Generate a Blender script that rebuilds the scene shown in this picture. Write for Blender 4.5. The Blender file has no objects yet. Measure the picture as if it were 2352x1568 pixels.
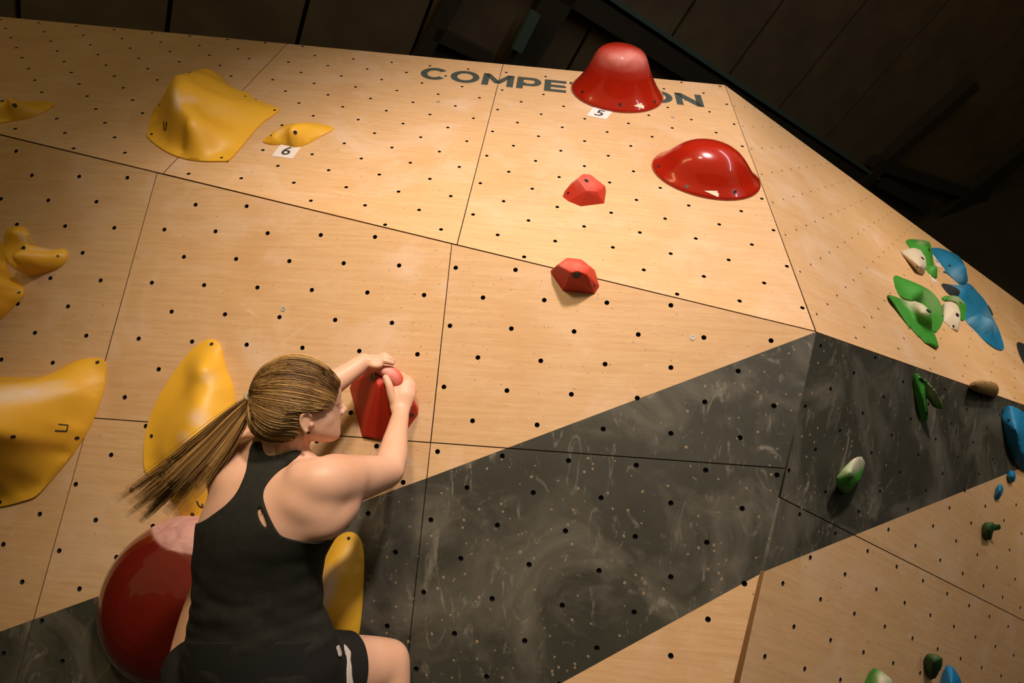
import bpy, bmesh, math, random
import numpy as np
from mathutils import Vector, Matrix, noise as mnoise
from mathutils.bvhtree import BVHTree
from mathutils.geometry import delaunay_2d_cdt

random.seed(7)
rng = np.random.default_rng(7)
scene = bpy.context.scene
COL = scene.collection
V = Vector

# ------------------------------------------------------------------ camera
FPX, CX, CY = 1208.96, 1176.0, 784.0
CAM = V((0.0, 0.0, 1.6))
RIGHT = V((0.99444, 0.0799, 0.06864))
DOWN = V((0.04842, 0.23194, -0.97152))
FWD = V((-0.09354, 0.96944, 0.22678))
cam_data = bpy.data.cameras.new('camera')
cam = bpy.data.objects.new('camera', cam_data)
COL.objects.link(cam)
cam_data.sensor_width = 36.0
cam_data.lens = 36.0 * FPX / 2352.0
cam_data.clip_start = 0.02
cam.matrix_world = Matrix((
    (RIGHT.x, -DOWN.x, -FWD.x, CAM.x),
    (RIGHT.y, -DOWN.y, -FWD.y, CAM.y),
    (RIGHT.z, -DOWN.z, -FWD.z, CAM.z),
    (0, 0, 0, 1)))
scene.camera = cam

# ------------------------------------------------------------------ world, lights, exposure
scene.view_settings.view_transform = 'Standard'
scene.view_settings.look = 'None'
scene.view_settings.gamma = 1.0
scene.view_settings.use_curve_mapping = False
scene.view_settings.exposure = 0.0
world = bpy.data.worlds.new('hall_air')
scene.world = world
world.use_nodes = True
bgn = world.node_tree.nodes['Background']
bgn.inputs[0].default_value = (1.0, 0.80, 0.36, 1)
bgn.inputs[1].default_value = 0.15

def add_light(name, kind, loc, target, energy, color, **kw):
    d = bpy.data.lights.new(name, kind)
    d.energy = energy
    d.color = color
    for k, val in kw.items():
        setattr(d, k, val)
    o = bpy.data.objects.new(name, d)
    COL.objects.link(o)
    o.location = loc
    o.rotation_euler = (V(target) - V(loc)).to_track_quat('-Z', 'Y').to_euler()
    return o

# hall spotlight above and behind the photographer, plus two added fill spots
add_light('hall_and_fill_spot', 'SPOT', (0.85, -1.1, 4.8), (0.28, 1.95, 2.36), 810, (1.0, 0.835, 0.755),
          spot_size=math.radians(66), spot_blend=1.0, shadow_soft_size=0.17)
add_light('hall_and_fill_spot', 'SPOT', (1.7, -1.4, 4.4), (2.9, 3.2, 2.7), 820, (1.0, 0.78, 0.54),
          spot_size=math.radians(48), spot_blend=1.0, shadow_soft_size=0.25)  # added fill spot, brightens the right-hand faces
add_light('hall_and_fill_spot', 'SPOT', (-0.25, -1.5, 4.1), (-0.46, 1.42, 2.08), 320, (1.0, 0.79, 0.56),
          spot_size=math.radians(46), spot_blend=1.0, shadow_soft_size=0.22)  # added fill spot, brightens the climber
# fluorescent tube row across the hall, plus an added amber fill
add_light('tube_and_fill_light', 'AREA', (3.4, -0.4, 4.6), (1.2, 1.6, 2.4), 26, (0.86, 0.88, 1.0),
          shape='RECTANGLE', size=0.14, size_y=4.6)
add_light('tube_and_fill_light', 'AREA', (-2.6, -1.6, 4.3), (-0.9, 1.8, 2.2), 11, (1.0, 0.70, 0.28),
          shape='RECTANGLE', size=1.6, size_y=0.5)  # not a tube: soft amber fill added for the dim left side

# ------------------------------------------------------------------ pixel / plane helpers
def ray(px, py):
    return RIGHT * ((px - CX) / FPX) + DOWN * ((py - CY) / FPX) + FWD

def pc(px, py, depth):
    return CAM + ray(px, py) * depth

def to_px(P):
    """numpy (n,3) world -> (n,2) pixel"""
    P = np.asarray(P, float) - np.array(CAM)
    x = P @ np.array(RIGHT); y = P @ np.array(DOWN); z = P @ np.array(FWD)
    return np.stack([CX + FPX * x / z, CY + FPX * y / z], 1)

class Plane:
    def __init__(self, O, u, n):
        self.O = V(O); self.u = V(u).normalized(); n = V(n)
        self.n = (n - self.u * n.dot(self.u)).normalized()
        self.v = self.n.cross(self.u)
        self.M = Matrix(((self.u.x, self.v.x, self.n.x, self.O.x),
                         (self.u.y, self.v.y, self.n.y, self.O.y),
                         (self.u.z, self.v.z, self.n.z, self.O.z), (0, 0, 0, 1)))
    def hit(self, px, py, w=0.0):
        d = ray(px, py)
        t = (self.O + self.n * w - CAM).dot(self.n) / d.dot(self.n)
        return CAM + d * t
    def loc(self, P):
        q = V(P) - self.O
        return V((q.dot(self.u), q.dot(self.v), q.dot(self.n)))
    def uv(self, px, py, w=0.0):
        q = self.loc(self.hit(px, py, w))
        return (q.x, q.y)
    def at(self, a, b, w=0.0):
        return self.O + self.u * a + self.v * b + self.n * w

UP = V((0, 0, 1.6))
PA = Plane(V((-0.3619, 1.6257, 0.6225)) + UP, (1, 0, 0), (0, -1, 0))
PB = Plane(V((-0.3418, 2.0816, 1.5705)) + UP, (0.9949, 0.0922, -0.0419), (0.1011, -0.8826, 0.4591))
PD = Plane(V((0.5988, 1.6618, -0.4665)) + UP, (0.7651, 0.5827, -0.2738), (0.5686, -0.8111, -0.1373))
K0 = (PA.hit(1875, 762) + PB.hit(1875, 762) + PD.hit(1875, 762)) / 3     # corner where four faces meet
K1 = PB.hit(1665, 195)
K2 = PD.hit(2352, 930)
_nC = (K1 - K0).cross(K2 - K0).normalized()
if _nC.dot(K0 - CAM) > 0: _nC = -_nC
PC = Plane(K0, K2 - K0, _nC)

# ------------------------------------------------------------------ object helpers
def link_mesh(name, me, mats=(), parent=None, matrix=None):
    o = bpy.data.objects.new(name, me)
    COL.objects.link(o)
    for m in (mats if isinstance(mats, (list, tuple)) else [mats]):
        me.materials.append(m)
    if matrix is not None:
        o.matrix_world = matrix
    if parent is not None:
        o.parent = parent
        o.matrix_parent_inverse = parent_world(parent).inverted()
    return o

def parent_world(p):
    m = p.matrix_basis.copy()
    while p.parent is not None:
        m = p.parent.matrix_basis @ p.matrix_parent_inverse @ m if False else p.parent.matrix_basis @ m
        p = p.parent
    return m

def mesh_py(name, verts, faces):
    me = bpy.data.meshes.new(name)
    me.from_pydata([tuple(v) for v in verts], [], [tuple(f) for f in faces])
    me.update()
    return me

def shade(me, smooth=True):
    me.polygons.foreach_set('use_smooth', [smooth] * len(me.polygons))
    me.update()

def empty(name, loc=(0, 0, 0)):
    o = bpy.data.objects.new(name, None)
    o.empty_display_size = 0.1
    COL.objects.link(o)
    o.location = loc
    return o

def tag(o, label=None, cat=None, group=None, kind=None):
    if label: o['label'] = label
    if cat: o['category'] = cat
    if group: o['group'] = group
    if kind: o['kind'] = kind
    return o

# ------------------------------------------------------------------ materials
class NT:
    def __init__(self, name):
        self.m = bpy.data.materials.new(name)
        self.m.use_nodes = True
        self.t = self.m.node_tree
        self.b = self.t.nodes['Principled BSDF']
    def n(self, kind, **kw):
        x = self.t.nodes.new(kind)
        for k, val in kw.items(): setattr(x, k, val)
        return x
    def l(self, a, b): self.t.links.new(a, b)
    def coords(self, scale=(1, 1, 1), rot=(0, 0, 0), loc=(0, 0, 0)):
        tc = self.n('ShaderNodeTexCoord'); mp = self.n('ShaderNodeMapping')
        mp.inputs['Scale'].default_value = scale; mp.inputs['Rotation'].default_value = rot
        mp.inputs['Location'].default_value = loc
        self.l(tc.outputs['Object'], mp.inputs['Vector'])
        return mp.outputs['Vector']
    def noise(self, vec, scale, detail=4, rough=0.55, dist=0.0):
        x = self.n('ShaderNodeTexNoise')
        x.inputs['Scale'].default_value = scale; x.inputs['Detail'].default_value = detail
        x.inputs['Roughness'].default_value = rough; x.inputs['Distortion'].default_value = dist
        self.l(vec, x.inputs['Vector'])
        return x.outputs['Fac']
    def ramp(self, fac, stops):
        x = self.n('ShaderNodeValToRGB')
        cr = x.color_ramp
        while len(cr.elements) < len(stops): cr.elements.new(0.5)
        for e, (p, c) in zip(cr.elements, stops):
            e.position = p
            e.color = (c, c, c, 1) if not isinstance(c, tuple) else (*c, 1)
        self.l(fac, x.inputs['Fac'])
        return x.outputs['Color']
    def mix(self, fac, a, b, mode='MIX'):
        x = self.n('ShaderNodeMix', data_type='RGBA', blend_type=mode)
        if isinstance(fac, float): x.inputs[0].default_value = fac
        else: self.l(fac, x.inputs[0])
        for i, s in ((6, a), (7, b)):
            if isinstance(s, tuple): x.inputs[i].default_value = (*s, 1)
            else: self.l(s, x.inputs[i])
        return x.outputs[2]
    def math(self, op, a, b):
        x = self.n('ShaderNodeMath', operation=op)
        for i, s in ((0, a), (1, b)):
            if isinstance(s, (int, float)): x.inputs[i].default_value = s
            else: self.l(s, x.inputs[i])
        return x.outputs[0]
    def bump(self, h, strength=0.2, dist=0.002):
        x = self.n('ShaderNodeBump')
        x.inputs['Strength'].default_value = strength; x.inputs['Distance'].default_value = dist
        self.l(h, x.inputs['Height']); self.l(x.outputs['Normal'], self.b.inputs['Normal'])
    def set(self, **kw):
        for k, val in kw.items():
            s = self.b.inputs[k.replace('_', ' ')]
            if isinstance(val, (int, float)): s.default_value = val
            elif isinstance(val, tuple): s.default_value = (*val, 1)
            else: self.l(val, s)
        return self

def plain(name, col, rough=0.6, **kw):
    m = NT(name); m.set(Base_Color=col, Roughness=rough, **kw)
    return m.m

def plywood(name, seed, tint=(1, 1, 1), chalk=0.5):
    m = NT(name)
    c = m.coords(loc=(seed * 3.1, seed * 1.7, 0))
    g1 = m.noise(m.coords(scale=(1.2, 26, 1), loc=(seed, seed * 2, 0)), 3.0, 6, 0.65, 0.6)
    g2 = m.noise(m.coords(scale=(6, 120, 1), loc=(seed, seed, 0)), 3.0, 3, 0.6)
    base = m.ramp(g1, [(0.25, (0.50 * tint[0], 0.300 * tint[1], 0.136 * tint[2])),
                       (0.55, (0.60 * tint[0], 0.385 * tint[1], 0.190 * tint[2])),
                       (0.80, (0.66 * tint[0], 0.440 * tint[1], 0.228 * tint[2]))])
    base = m.mix(0.25, base, m.ramp(g2, [(0.3, (0.42, 0.245, 0.11)), (0.7, (0.70, 0.47, 0.26))]))
    # warm brown patches of wear
    w = m.ramp(m.noise(c, 2.2, 5, 0.6, 0.4), [(0.50, 0.0), (0.72, 0.45)])
    base = m.mix(w, base, (0.50, 0.270, 0.105))
    # chalk hazes and smears
    k1 = m.ramp(m.noise(c, 3.4, 6, 0.62, 0.8), [(0.50, 0.0), (0.78, 0.75 * chalk)])
    k2 = m.ramp(m.noise(m.coords(scale=(1, 2.6, 1), rot=(0, 0, 0.5), loc=(seed * 5, 0, 0)), 7, 5, 0.7, 1.5), [(0.60, 0.0), (0.80, 0.6 * chalk)])
    base = m.mix(k1, base, (0.72, 0.555, 0.44))
    base = m.mix(k2, base, (0.78, 0.63, 0.52))
    # tiny dark nicks
    nk = m.ramp(m.noise(c, 75, 2, 0.5), [(0.715, 0.0), (0.75, 0.75)])
    base = m.mix(nk, base, (0.16, 0.08, 0.035))
    m.set(Base_Color=base, Roughness=0.62, Specular_IOR_Level=0.3)
    m.bump(g2, 0.08, 0.001)
    return m.m

def black_paint(name, seed):
    m = NT(name)
    c = m.coords(loc=(seed * 2.3, seed, 0))
    base = m.ramp(m.noise(c, 5, 5, 0.6), [(0.3, (0.029, 0.028, 0.019)), (0.7, (0.046, 0.045, 0.031))])
    k1 = m.ramp(m.noise(c, 3.0, 6, 0.62, 1.2), [(0.46, 0.0), (0.76, 0.72)])
    k2 = m.ramp(m.noise(m.coords(scale=(2.4, 1, 1), rot=(0, 0, -0.5), loc=(seed, 3, 0)), 5, 6, 0.7, 2.2), [(0.57, 0.0), (0.78, 0.85)])
    k3 = m.ramp(m.noise(m.coords(scale=(1, 5, 1), rot=(0, 0, 1.1), loc=(0, seed, 0)), 4, 6, 0.75, 2.0), [(0.66, 0.0), (0.84, 0.5)])
    base = m.mix(k1, base, (0.17, 0.152, 0.115))
    base = m.mix(k2, base, (0.27, 0.24, 0.185))
    base = m.mix(k3, base, (0.30, 0.27, 0.22))
    sp = m.ramp(m.noise(c, 60, 2, 0.5), [(0.70, 0.0), (0.76, 0.6)])
    base = m.mix(sp, base, (0.30, 0.25, 0.18))
    m.set(Base_Color=base, Roughness=0.55, Specular_IOR_Level=0.35)
    return m.m

M_PLY = [plywood('birch_plywood', 1.0), plywood('birch_plywood', 2.3, (0.98, 0.97, 0.95)), plywood('birch_plywood', 4.1, (1.02, 1.0, 0.98), 0.7)]
M_PAINT = black_paint('black_wall_paint', 1.4)
M_GAP = plain('brown_sheet_edge', (0.20, 0.098, 0.030), 0.8)
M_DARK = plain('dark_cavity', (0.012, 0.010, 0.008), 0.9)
M_LETTER = plain('dark_green_stencil_paint', (0.050, 0.062, 0.050), 0.6)
M_CHIP = plain('bare_wood_chip', (0.40, 0.28, 0.15), 0.8)
M_METAL = plain('zinc_washer', (0.62, 0.58, 0.52), 0.35, Metallic=0.6)
M_BOLT = plain('black_bolt', (0.012, 0.012, 0.012), 0.4)
M_TAG = plain('white_tag_card', (0.72, 0.66, 0.62), 0.5)
M_INK = plain('black_ink', (0.025, 0.025, 0.022), 0.6)
M_ARROW = plain('cream_sticker', (0.80, 0.70, 0.52), 0.5)
M_STEEL = plain('dark_teal_steel', (0.13, 0.19, 0.17), 0.5)
M_BEAM = plain('dark_timber_beam', (0.06, 0.045, 0.028), 0.8)

def hold_mat(name, col, chalkcol=(0.66, 0.55, 0.47), rough=0.55, coat=0.0, dirt=None, matte=0.75):
    m = NT(name)
    at = m.n('ShaderNodeAttribute', attribute_name='chalk')
    c = m.coords()
    nz = m.noise(c, 14, 5, 0.65, 0.6)
    f = m.math('MULTIPLY', at.outputs['Fac'], m.ramp(nz, [(0.28, 0.45), (0.65, 1.0)]))
    tone = m.ramp(m.noise(c, 6, 4, 0.6), [(0.3, tuple(x * 0.86 for x in col)), (0.7, col)])
    if dirt:
        dz = m.ramp(m.noise(c, 4.5, 4, 0.6, 0.5), [(0.5, 0.0), (0.75, 0.5)])
        tone = m.mix(dz, tone, dirt)
    base = m.mix(f, tone, chalkcol)
    r = m.math('ADD', rough, m.math('MULTIPLY', f, max(0.0, matte - rough)))
    m.set(Base_Color=base, Roughness=r, Specular_IOR_Level=0.45)
    if coat:
        cf = m.math('MULTIPLY', m.math('SUBTRACT', 1.0, at.outputs['Fac']), coat)
        m.set(Coat_Weight=cf, Coat_Roughness=0.04)
    m.bump(m.noise(c, 240, 2, 0.5), 0.12 if not coat else 0.02, 0.001)
    return m.m

M_YEL = hold_mat('yellow_polyurethane', (0.80, 0.44, 0.030), (0.72, 0.58, 0.45), 0.48)
M_RED = hold_mat('red_polyurethane', (0.52, 0.030, 0.010), (0.66, 0.22, 0.16), 0.55)
M_REDGLOSS = hold_mat('glossy_red_fibreglass', (0.40, 0.014, 0.0035), (0.58, 0.20, 0.16), 0.22, coat=1.0)
M_REDDARK = hold_mat('glossy_dark_red_fibreglass', (0.13, 0.008, 0.0035), (0.60, 0.34, 0.29), 0.25, coat=1.0)
M_LOBE = hold_mat('chalky_pink_pinch', (0.62, 0.075, 0.045), (0.76, 0.42, 0.36), 0.55)
M_GREEN = hold_mat('green_polyurethane', (0.035, 0.24, 0.02), (0.50, 0.46, 0.33), 0.6)
M_DKGREEN = hold_mat('dark_green_polyurethane', (0.010, 0.055, 0.012), (0.1, 0.14, 0.05), 0.6)
M_WHITE = hold_mat('off_white_polyurethane', (0.52, 0.46, 0.36), (0.6, 0.53, 0.43), 0.6)
M_BLUE = hold_mat('blue_polyurethane', (0.008, 0.17, 0.36), (0.20, 0.33, 0.42), 0.6)
M_NAVY = hold_mat('slate_polyurethane', (0.02, 0.028, 0.03), (0.1, 0.1, 0.1), 0.6)
M_TAN = hold_mat('tan_wooden_hold', (0.36, 0.22, 0.075), (0.4, 0.3, 0.2), 0.7)
# ------------------------------------------------------------------ climbing wall
def clip_poly(poly, a, b, c):
    """keep the part of a 2D polygon with a*x+b*y+c >= 0"""
    out = []
    for i in range(len(poly)):
        p, q = poly[i], poly[(i + 1) % len(poly)]
        dp, dq = a * p[0] + b * p[1] + c, a * q[0] + b * q[1] + c
        if dp >= 0: out.append(p)
        if (dp >= 0) != (dq >= 0):
            t = dp / (dp - dq)
            out.append((p[0] + (q[0] - p[0]) * t, p[1] + (q[1] - p[1]) * t))
    return out

def half(p, q):
    """half plane to the left of p->q"""
    dx, dy = q[0] - p[0], q[1] - p[1]
    L = math.hypot(dx, dy)
    return (-dy / L, dx / L, (dy * p[0] - dx * p[1]) / L)

def neg(h): return (-h[0], -h[1], -h[2])

def area(poly):
    return 0.5 * sum(poly[i][0] * poly[(i + 1) % len(poly)][1] - poly[(i + 1) % len(poly)][0] * poly[i][1] for i in range(len(poly)))

def inset(poly, d):
    if area(poly) < 0: poly = poly[::-1]
    out = poly
    for i in range(len(poly)):
        h = half(poly[i], poly[(i + 1) % len(poly)])
        out = clip_poly(out, h[0], h[1], h[2] - d)
    return out

def inside(poly, p, m):
    if area(poly) < 0: poly = poly[::-1]
    for i in range(len(poly)):
        h = half(poly[i], poly[(i + 1) % len(poly)])
        if h[0] * p[0] + h[1] * p[1] + h[2] < m: return False
    return True

TH = 0.018
def panel_mesh(name, poly, holes, r):
    cu = bpy.data.curves.new(name, 'CURVE')
    cu.dimensions = '2D'; cu.fill_mode = 'BOTH'; cu.extrude = TH / 2
    def spl(pts):
        s = cu.splines.new('POLY'); s.points.add(len(pts) - 1)
        for i, p in enumerate(pts): s.points[i].co = (p[0], p[1], 0, 1)
        s.use_cyclic_u = True
    spl(poly)
    for h in holes:
        spl([(h[0] + r * math.cos(k * math.tau / 12), h[1] + r * math.sin(k * math.tau / 12)) for k in range(12)])
    o = bpy.data.objects.new(name, cu); COL.objects.link(o)
    dg = bpy.context.evaluated_depsgraph_get(); dg.update()
    me = bpy.data.meshes.new_from_object(o.evaluated_get(dg))
    bpy.data.objects.remove(o); bpy.data.curves.remove(cu)
    me.name = name
    return me

def build_face(name, P, poly, cuts, holes, mats, paint=None, r=0.0078, gap=0.0016, backing=True):
    """one flat face of the wall: backing plus plywood sheets with real bolt holes.
    cuts: list of half planes splitting the face; paint: list of (halfplanes) regions"""
    root = empty(name)
    root.matrix_world = P.M
    tag(root, kind='structure')
    pieces = [poly]
    for h in cuts:
        nxt = []
        for pcs in pieces:
            for hh in (h, neg(h)):
                q = clip_poly(pcs, *hh)
                if len(q) >= 3 and abs(area(q)) > 1e-3: nxt.append(q)
        pieces = nxt
    for k, q in enumerate(pieces):
        q = inset(q, gap)
        hs = [h for h in holes if inside(q, h, r + 0.004)]
        me = panel_mesh('plywood_sheet', q, hs, r)
        me.transform(Matrix.Translation((0, 0, -TH / 2)))
        if paint:
            bm = bmesh.new(); bm.from_mesh(me)
            for reg in paint:
                for h in reg:
                    bmesh.ops.bisect_plane(bm, geom=bm.verts[:] + bm.edges[:] + bm.faces[:], dist=1e-6,
                                           plane_co=(-h[0] * h[2], -h[1] * h[2], 0), plane_no=(h[0], h[1], 0))
            for f in bm.faces:
                c = f.calc_center_median()
                f.material_index = 0
                for reg in paint:
                    if all(h[0] * c.x + h[1] * c.y + h[2] > 0 for h in reg): f.material_index = 1
            bm.to_mesh(me); bm.free()
        bm = bmesh.new(); bm.from_mesh(me)
        for f in bm.faces:
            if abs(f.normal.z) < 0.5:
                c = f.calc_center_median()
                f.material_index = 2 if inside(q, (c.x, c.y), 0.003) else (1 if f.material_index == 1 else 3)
        bm.to_mesh(me); bm.free()
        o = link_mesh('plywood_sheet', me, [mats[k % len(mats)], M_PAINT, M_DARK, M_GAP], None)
        o.parent = root
    if backing:
        b = inset(poly, 0.002)
        n = len(b)
        vs = [(x, y, -TH + 0.003) for x, y in b] + [(x, y, -0.09) for x, y in b]
        fs = [tuple(range(n)), tuple(range(2 * n - 1, n - 1, -1))] + [(i, i + n, (i + 1) % n + n, (i + 1) % n) for i in range(n)]
        # the backing has to be dark where the bolt holes look through, brown in the joints
        o = link_mesh('backing_frame', mesh_py('backing_frame', vs, fs), M_GAP)
        o.parent = root
        for h in holes:
            pass
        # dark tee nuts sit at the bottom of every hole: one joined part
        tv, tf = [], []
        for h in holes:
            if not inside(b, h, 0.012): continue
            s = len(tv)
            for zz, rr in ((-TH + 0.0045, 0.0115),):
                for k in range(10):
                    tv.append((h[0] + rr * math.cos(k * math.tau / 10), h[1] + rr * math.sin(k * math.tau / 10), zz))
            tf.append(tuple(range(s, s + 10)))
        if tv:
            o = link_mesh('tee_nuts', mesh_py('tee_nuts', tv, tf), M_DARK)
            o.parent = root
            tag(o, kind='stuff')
    return root

def ext(p, q, t):
    return (p[0] + (q[0] - p[0]) * t, p[1] + (q[1] - p[1]) * t)

def l2(P, W): q = P.loc(W); return (q.x, q.y)
def at_z0(P, p, q):
    """2D point on line p->q (plane coords) where world z = 0.0"""
    zp, zq = P.at(*p).z, P.at(*q).z
    return ext(p, q, zp / (zp - zq))

# --- lower front face (A)
a0 = l2(PA, K0)
a_left = PA.uv(0, 310)
aTL = ext(a0, a_left, 1.42)
aBR = at_z0(PA, a0, PA.uv(1700, 1560))
aBL = (aTL[0], PA.loc(V((0, 1.6257, 0))).y)
polyA = [aTL, aBL, aBR, a0]
s1 = half(PA.uv(75, 1430), PA.uv(360, 400))
s2 = half(PA.uv(960, 1290), PA.uv(1038, 556))
h1 = half(PA.uv(220, 960), PA.uv(1800, 1075))
holesA = []
for j in range(-14, 24):
    for i in range(-36, 14):
        if (i + j) % 2: continue
        x = i if i >= 0 else 0.967 * i
        holesA.append((0.1 * x, -0.1 * (j - (0.004 * -i if i < 0 else 0) + (0.0 if j < 6 else (0.15 * max(0, -i) / 12)) * -1)))
pm = PA.uv(980, 1098)
paintA = [
    [half(pm, l2(PA, K0))[:3] if False else neg(half(pm, a0)), half(PA.uv(1290, 1568), PA.uv(1760, 1310)), neg(s2)],
    [neg(half(PA.uv(0, 1450), pm)), half(PA.uv(1290, 1568), PA.uv(1760, 1310)), s2],
]
wall_front = build_face('wall_front', PA, polyA, [s1, s2, h1], holesA, M_PLY, paintA)

# --- upper front face (B) leaning back
b0 = l2(PB, K0); b1 = l2(PB, K1)
bL = PB.uv(0, 310); bT = PB.uv(0, 38)
_e = ext(b0, bL, 1.42)
polyB = [(_e[0], _e[1] + 0.0045), (b0[0], b0[1] + 0.0045), b1, ext(b1, bT, 1.30)]
sb1 = half(PB.uv(411, 360), PB.uv(658, 102))
sb2 = half(PB.uv(1052, 553), PB.uv(1157, 142))
holesB = []
for j in range(-8, 14):
    for i in range(-42, 14):
        if (i + j) % 2: continue
        x = i if i >= 0 else 0.968 * i
        y = j + (0.036 * -i if i < 0 else 0)
        holesB.append((0.1 * x, -0.1 * y))
wall_upper = build_face('wall_upper', PB, polyB, [sb1, sb2], holesB, [M_PLY[1], M_PLY[2], M_PLY[0]], None, r=0.0072)

# --- upper right face (C) leaning back
c0 = (0.0, 0.0); c1 = l2(PC, K1); c2 = l2(PC, K2)
cT = PC.uv(2352, 700)
polyC = [c0, ext(c0, c2, 1.7), ext(c1, cT, 1.25), c1]
holesC = []
oc = np.array((0.185, 0.161)); ea = np.array((0.118, 0.0745)); eb = np.array((0.071, -0.122))
for m_ in range(-25, 40):
    for n_ in range(-40, 25):
        p = oc + m_ * ea + n_ * eb
        holesC.append((float(p[0]), float(p[1])))
wall_right_upper = build_face('wall_right_upper', PC, polyC, [], holesC, [M_PLY[2]], None, r=0.0052)

# --- lower right face (D)
d0 = l2(PD, K0); d2 = l2(PD, K2)
dAD = at_z0(PD, d0, PD.uv(1700, 1560))
dR = ext(d0, d2, 1.7)
dRB = at_z0(PD, dR, (dR[0], dR[1] - 1))
polyD = [d0, dAD, dRB, dR]
sd = half(PD.uv(1797, 1145), PD.uv(2352, 1425))
holesD = []
for j in range(-24, 18):
    for i in range(-14, 44):
        if (i + j) % 2: continue
        holesD.append((0.1 * i, -0.1 * j))
paintD = [[half(PD.uv(1760, 1310), PD.uv(2352, 1072))]]
wall_right = build_face('wall_right', PD, polyD, [sd], holesD, [M_PLY[0], M_PLY[1]], paintD, r=0.0075)

# --- small marks on the sheets
def disc_verts(P, a, b, r, w, n=10, sq=1.0, ang=0.0):
    out = []
    for k in range(n):
        x, y = r * math.cos(k * math.tau / n), r * sq * math.sin(k * math.tau / n)
        out.append((a + x * math.cos(ang) - y * math.sin(ang), b + x * math.sin(ang) + y * math.cos(ang), w))
    return out

def marks(root, P, pts, rr, mat, name, centre=None):
    vs, fs, vs2, fs2 = [], [], [], []
    for a, b in pts:
        r = rr * random.uniform(0.7, 1.35)
        ang = random.uniform(0, 3); sq = random.uniform(0.65, 1)
        s = len(vs); vs += disc_verts(P, a, b, r, 0.0004, 9, sq, ang); fs.append(tuple(range(s, s + 9)))
        if centre:
            s = len(vs2); vs2 += disc_verts(P, a, b, r * 0.45, 0.0007, 7); fs2.append(tuple(range(s, s + 7)))
    o = link_mesh(name, mesh_py(name, vs, fs), mat); o.parent = root; tag(o, kind='stuff')
    if centre:
        o = link_mesh('screw_holes', mesh_py('screw_holes', vs2, fs2), centre); o.parent = root; tag(o, kind='stuff')

chip_px = [(1036,58),(758,127),(735,142),(698,140),(824,95),(825,110),(937,120),(1090,112),(1260,100),(1235,176),(1553,254),(1598,340),(1753,286),(1652,88),(1650,122),(1620,50),(1594,142),(1803,68),(1913,168),(2158,237),(1987,275),(1785,390),(1888,400),(1519,398),(1482,498),(1370,530),(1199,548),(1173,560),(1148,566),(1033,358),(1045,410),(883,394),(630,285),(429,325),(343,343),(280,303),(413,510),(772,518),(780,467),(561,575),(796,625),(832,697),(535,628),(470,712),(392,764),(262,716),(199,640),(107,637),(320,810),(150,842),(128,898),(321,888),(173,1012),(603,928),(440,998),(642,852),(786,832),(1161,683),(1252,726),(1071,727),(1366,793),(1259,938),(883,990),(960,1071),(1549,978),(1511,1141),(1640,1167),(1940,838),(1984,860),(1866,890),(1993,962),(2128,932),(1980,489),(1511,630),(1860,575),(1777,740),(564,1236),(869,1287),(690,1108),(633,1141),(303,1125),(160,1150),(259,1230),(405,1287),(713,1414),(530,1514),(700,1530),(1040,1530),(1362,1250),(1393,1391),(1420,1461),(1530,1437),(1530,1462),(1376,1487),(1380,1510),(1620,1387),(1832,1247),(991,1346),(1868,1047)]
ptsA = [PA.uv(800 + x / 2.94, 1035 + y / 2.94) for x, y in chip_px]
for x, y in [(197,1136),(500,1037),(600,1040),(745,1190),(553,1176),(840,1190),(425,1350),(555,1445),(415,1490),(355,1530),(70,1548),(52,1482),(763,915),(800,890),(685,1255),(790,870),(610,1330),(780,1300),(80,1305)]:
    ptsA.append(PA.uv(1552 + x / 2.94, 500 + y / 2.94))
for x, y in [(120,182),(478,253),(640,268),(388,316),(410,378),(287,415),(153,440),(142,498),(560,445),(635,97),(645,160),(258,635),(260,675),(155,655),(305,622),(543,722),(288,765),(290,825),(245,937),(82,697),(220,800),(310,865)]:
    ptsA.append(PA.uv(1552 + x / 2.94, 1035 + y / 2.94))
marks(wall_front, PA, ptsA, 0.0031, M_CHIP, 'paint_chips', M_DARK)
ptsD = []
for x, y in [(1005,825),(1080,1050),(1075,1195),(1215,1250),(1250,1390),(1245,1410),(958,1420),(935,1515),(850,1475),(905,1465),(1185,1540),(1130,1560),(1000,900),(960,980),(1130,930),(1365,1330),(1370,1250),(1190,1510),(1097,1285),(920,1185)]:
    ptsD.append(PD.uv(1552 + x / 2.94, 500 + y / 2.94))
for x, y in [(890,225),(885,160),(883,40),(830,256),(875,256),(940,282),(975,298),(908,315),(940,240),(725,455),(965,545),(1220,450),(1250,437),(1297,418),(1300,356),(1420,98),(1375,10),(685,655),(850,385)]:
    ptsD.append(PD.uv(1552 + x / 2.94, 1035 + y / 2.94))
marks(wall_right, PD, ptsD, 0.0031, M_CHIP, 'paint_chips', M_DARK)
ptsn = []
for _ in range(300):
    p = (random.uniform(-0.3, 1.1), random.uniform(-0.65, 0.25))
    if inside(inset(polyA, 0.02), p, 0) and p[1] > -0.42 + 0.43 * (p[0] - 0.3): ptsn.append(p)
marks(wall_front, PA, ptsn[:120], 0.0013, M_GAP, 'pin_holes')

def washer(P, root, px, py):
    a, b = P.uv(px, py)
    vs, fs = [], []
    for r, w in ((0.0085, 0.0), (0.0085, 0.0018), (0.004, 0.0018), (0.004, 0.0005)):
        vs += disc_verts(P, a, b, r, w, 16)
    for k in range(3):
        for i in range(16): fs.append((k * 16 + i, k * 16 + (i + 1) % 16, (k + 1) * 16 + (i + 1) % 16, (k + 1) * 16 + i))
    fs.append(tuple(range(48, 64)))
    o = link_mesh('washer', mesh_py('washer', vs, fs), M_METAL); o.parent = root
washer(PA, wall_front, 1591, 775)
washer(PA, wall_front, 651, 710)
washer(PB, wall_upper, 1545, 270)
washer(PB, wall_upper, 1007, 234)

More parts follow.
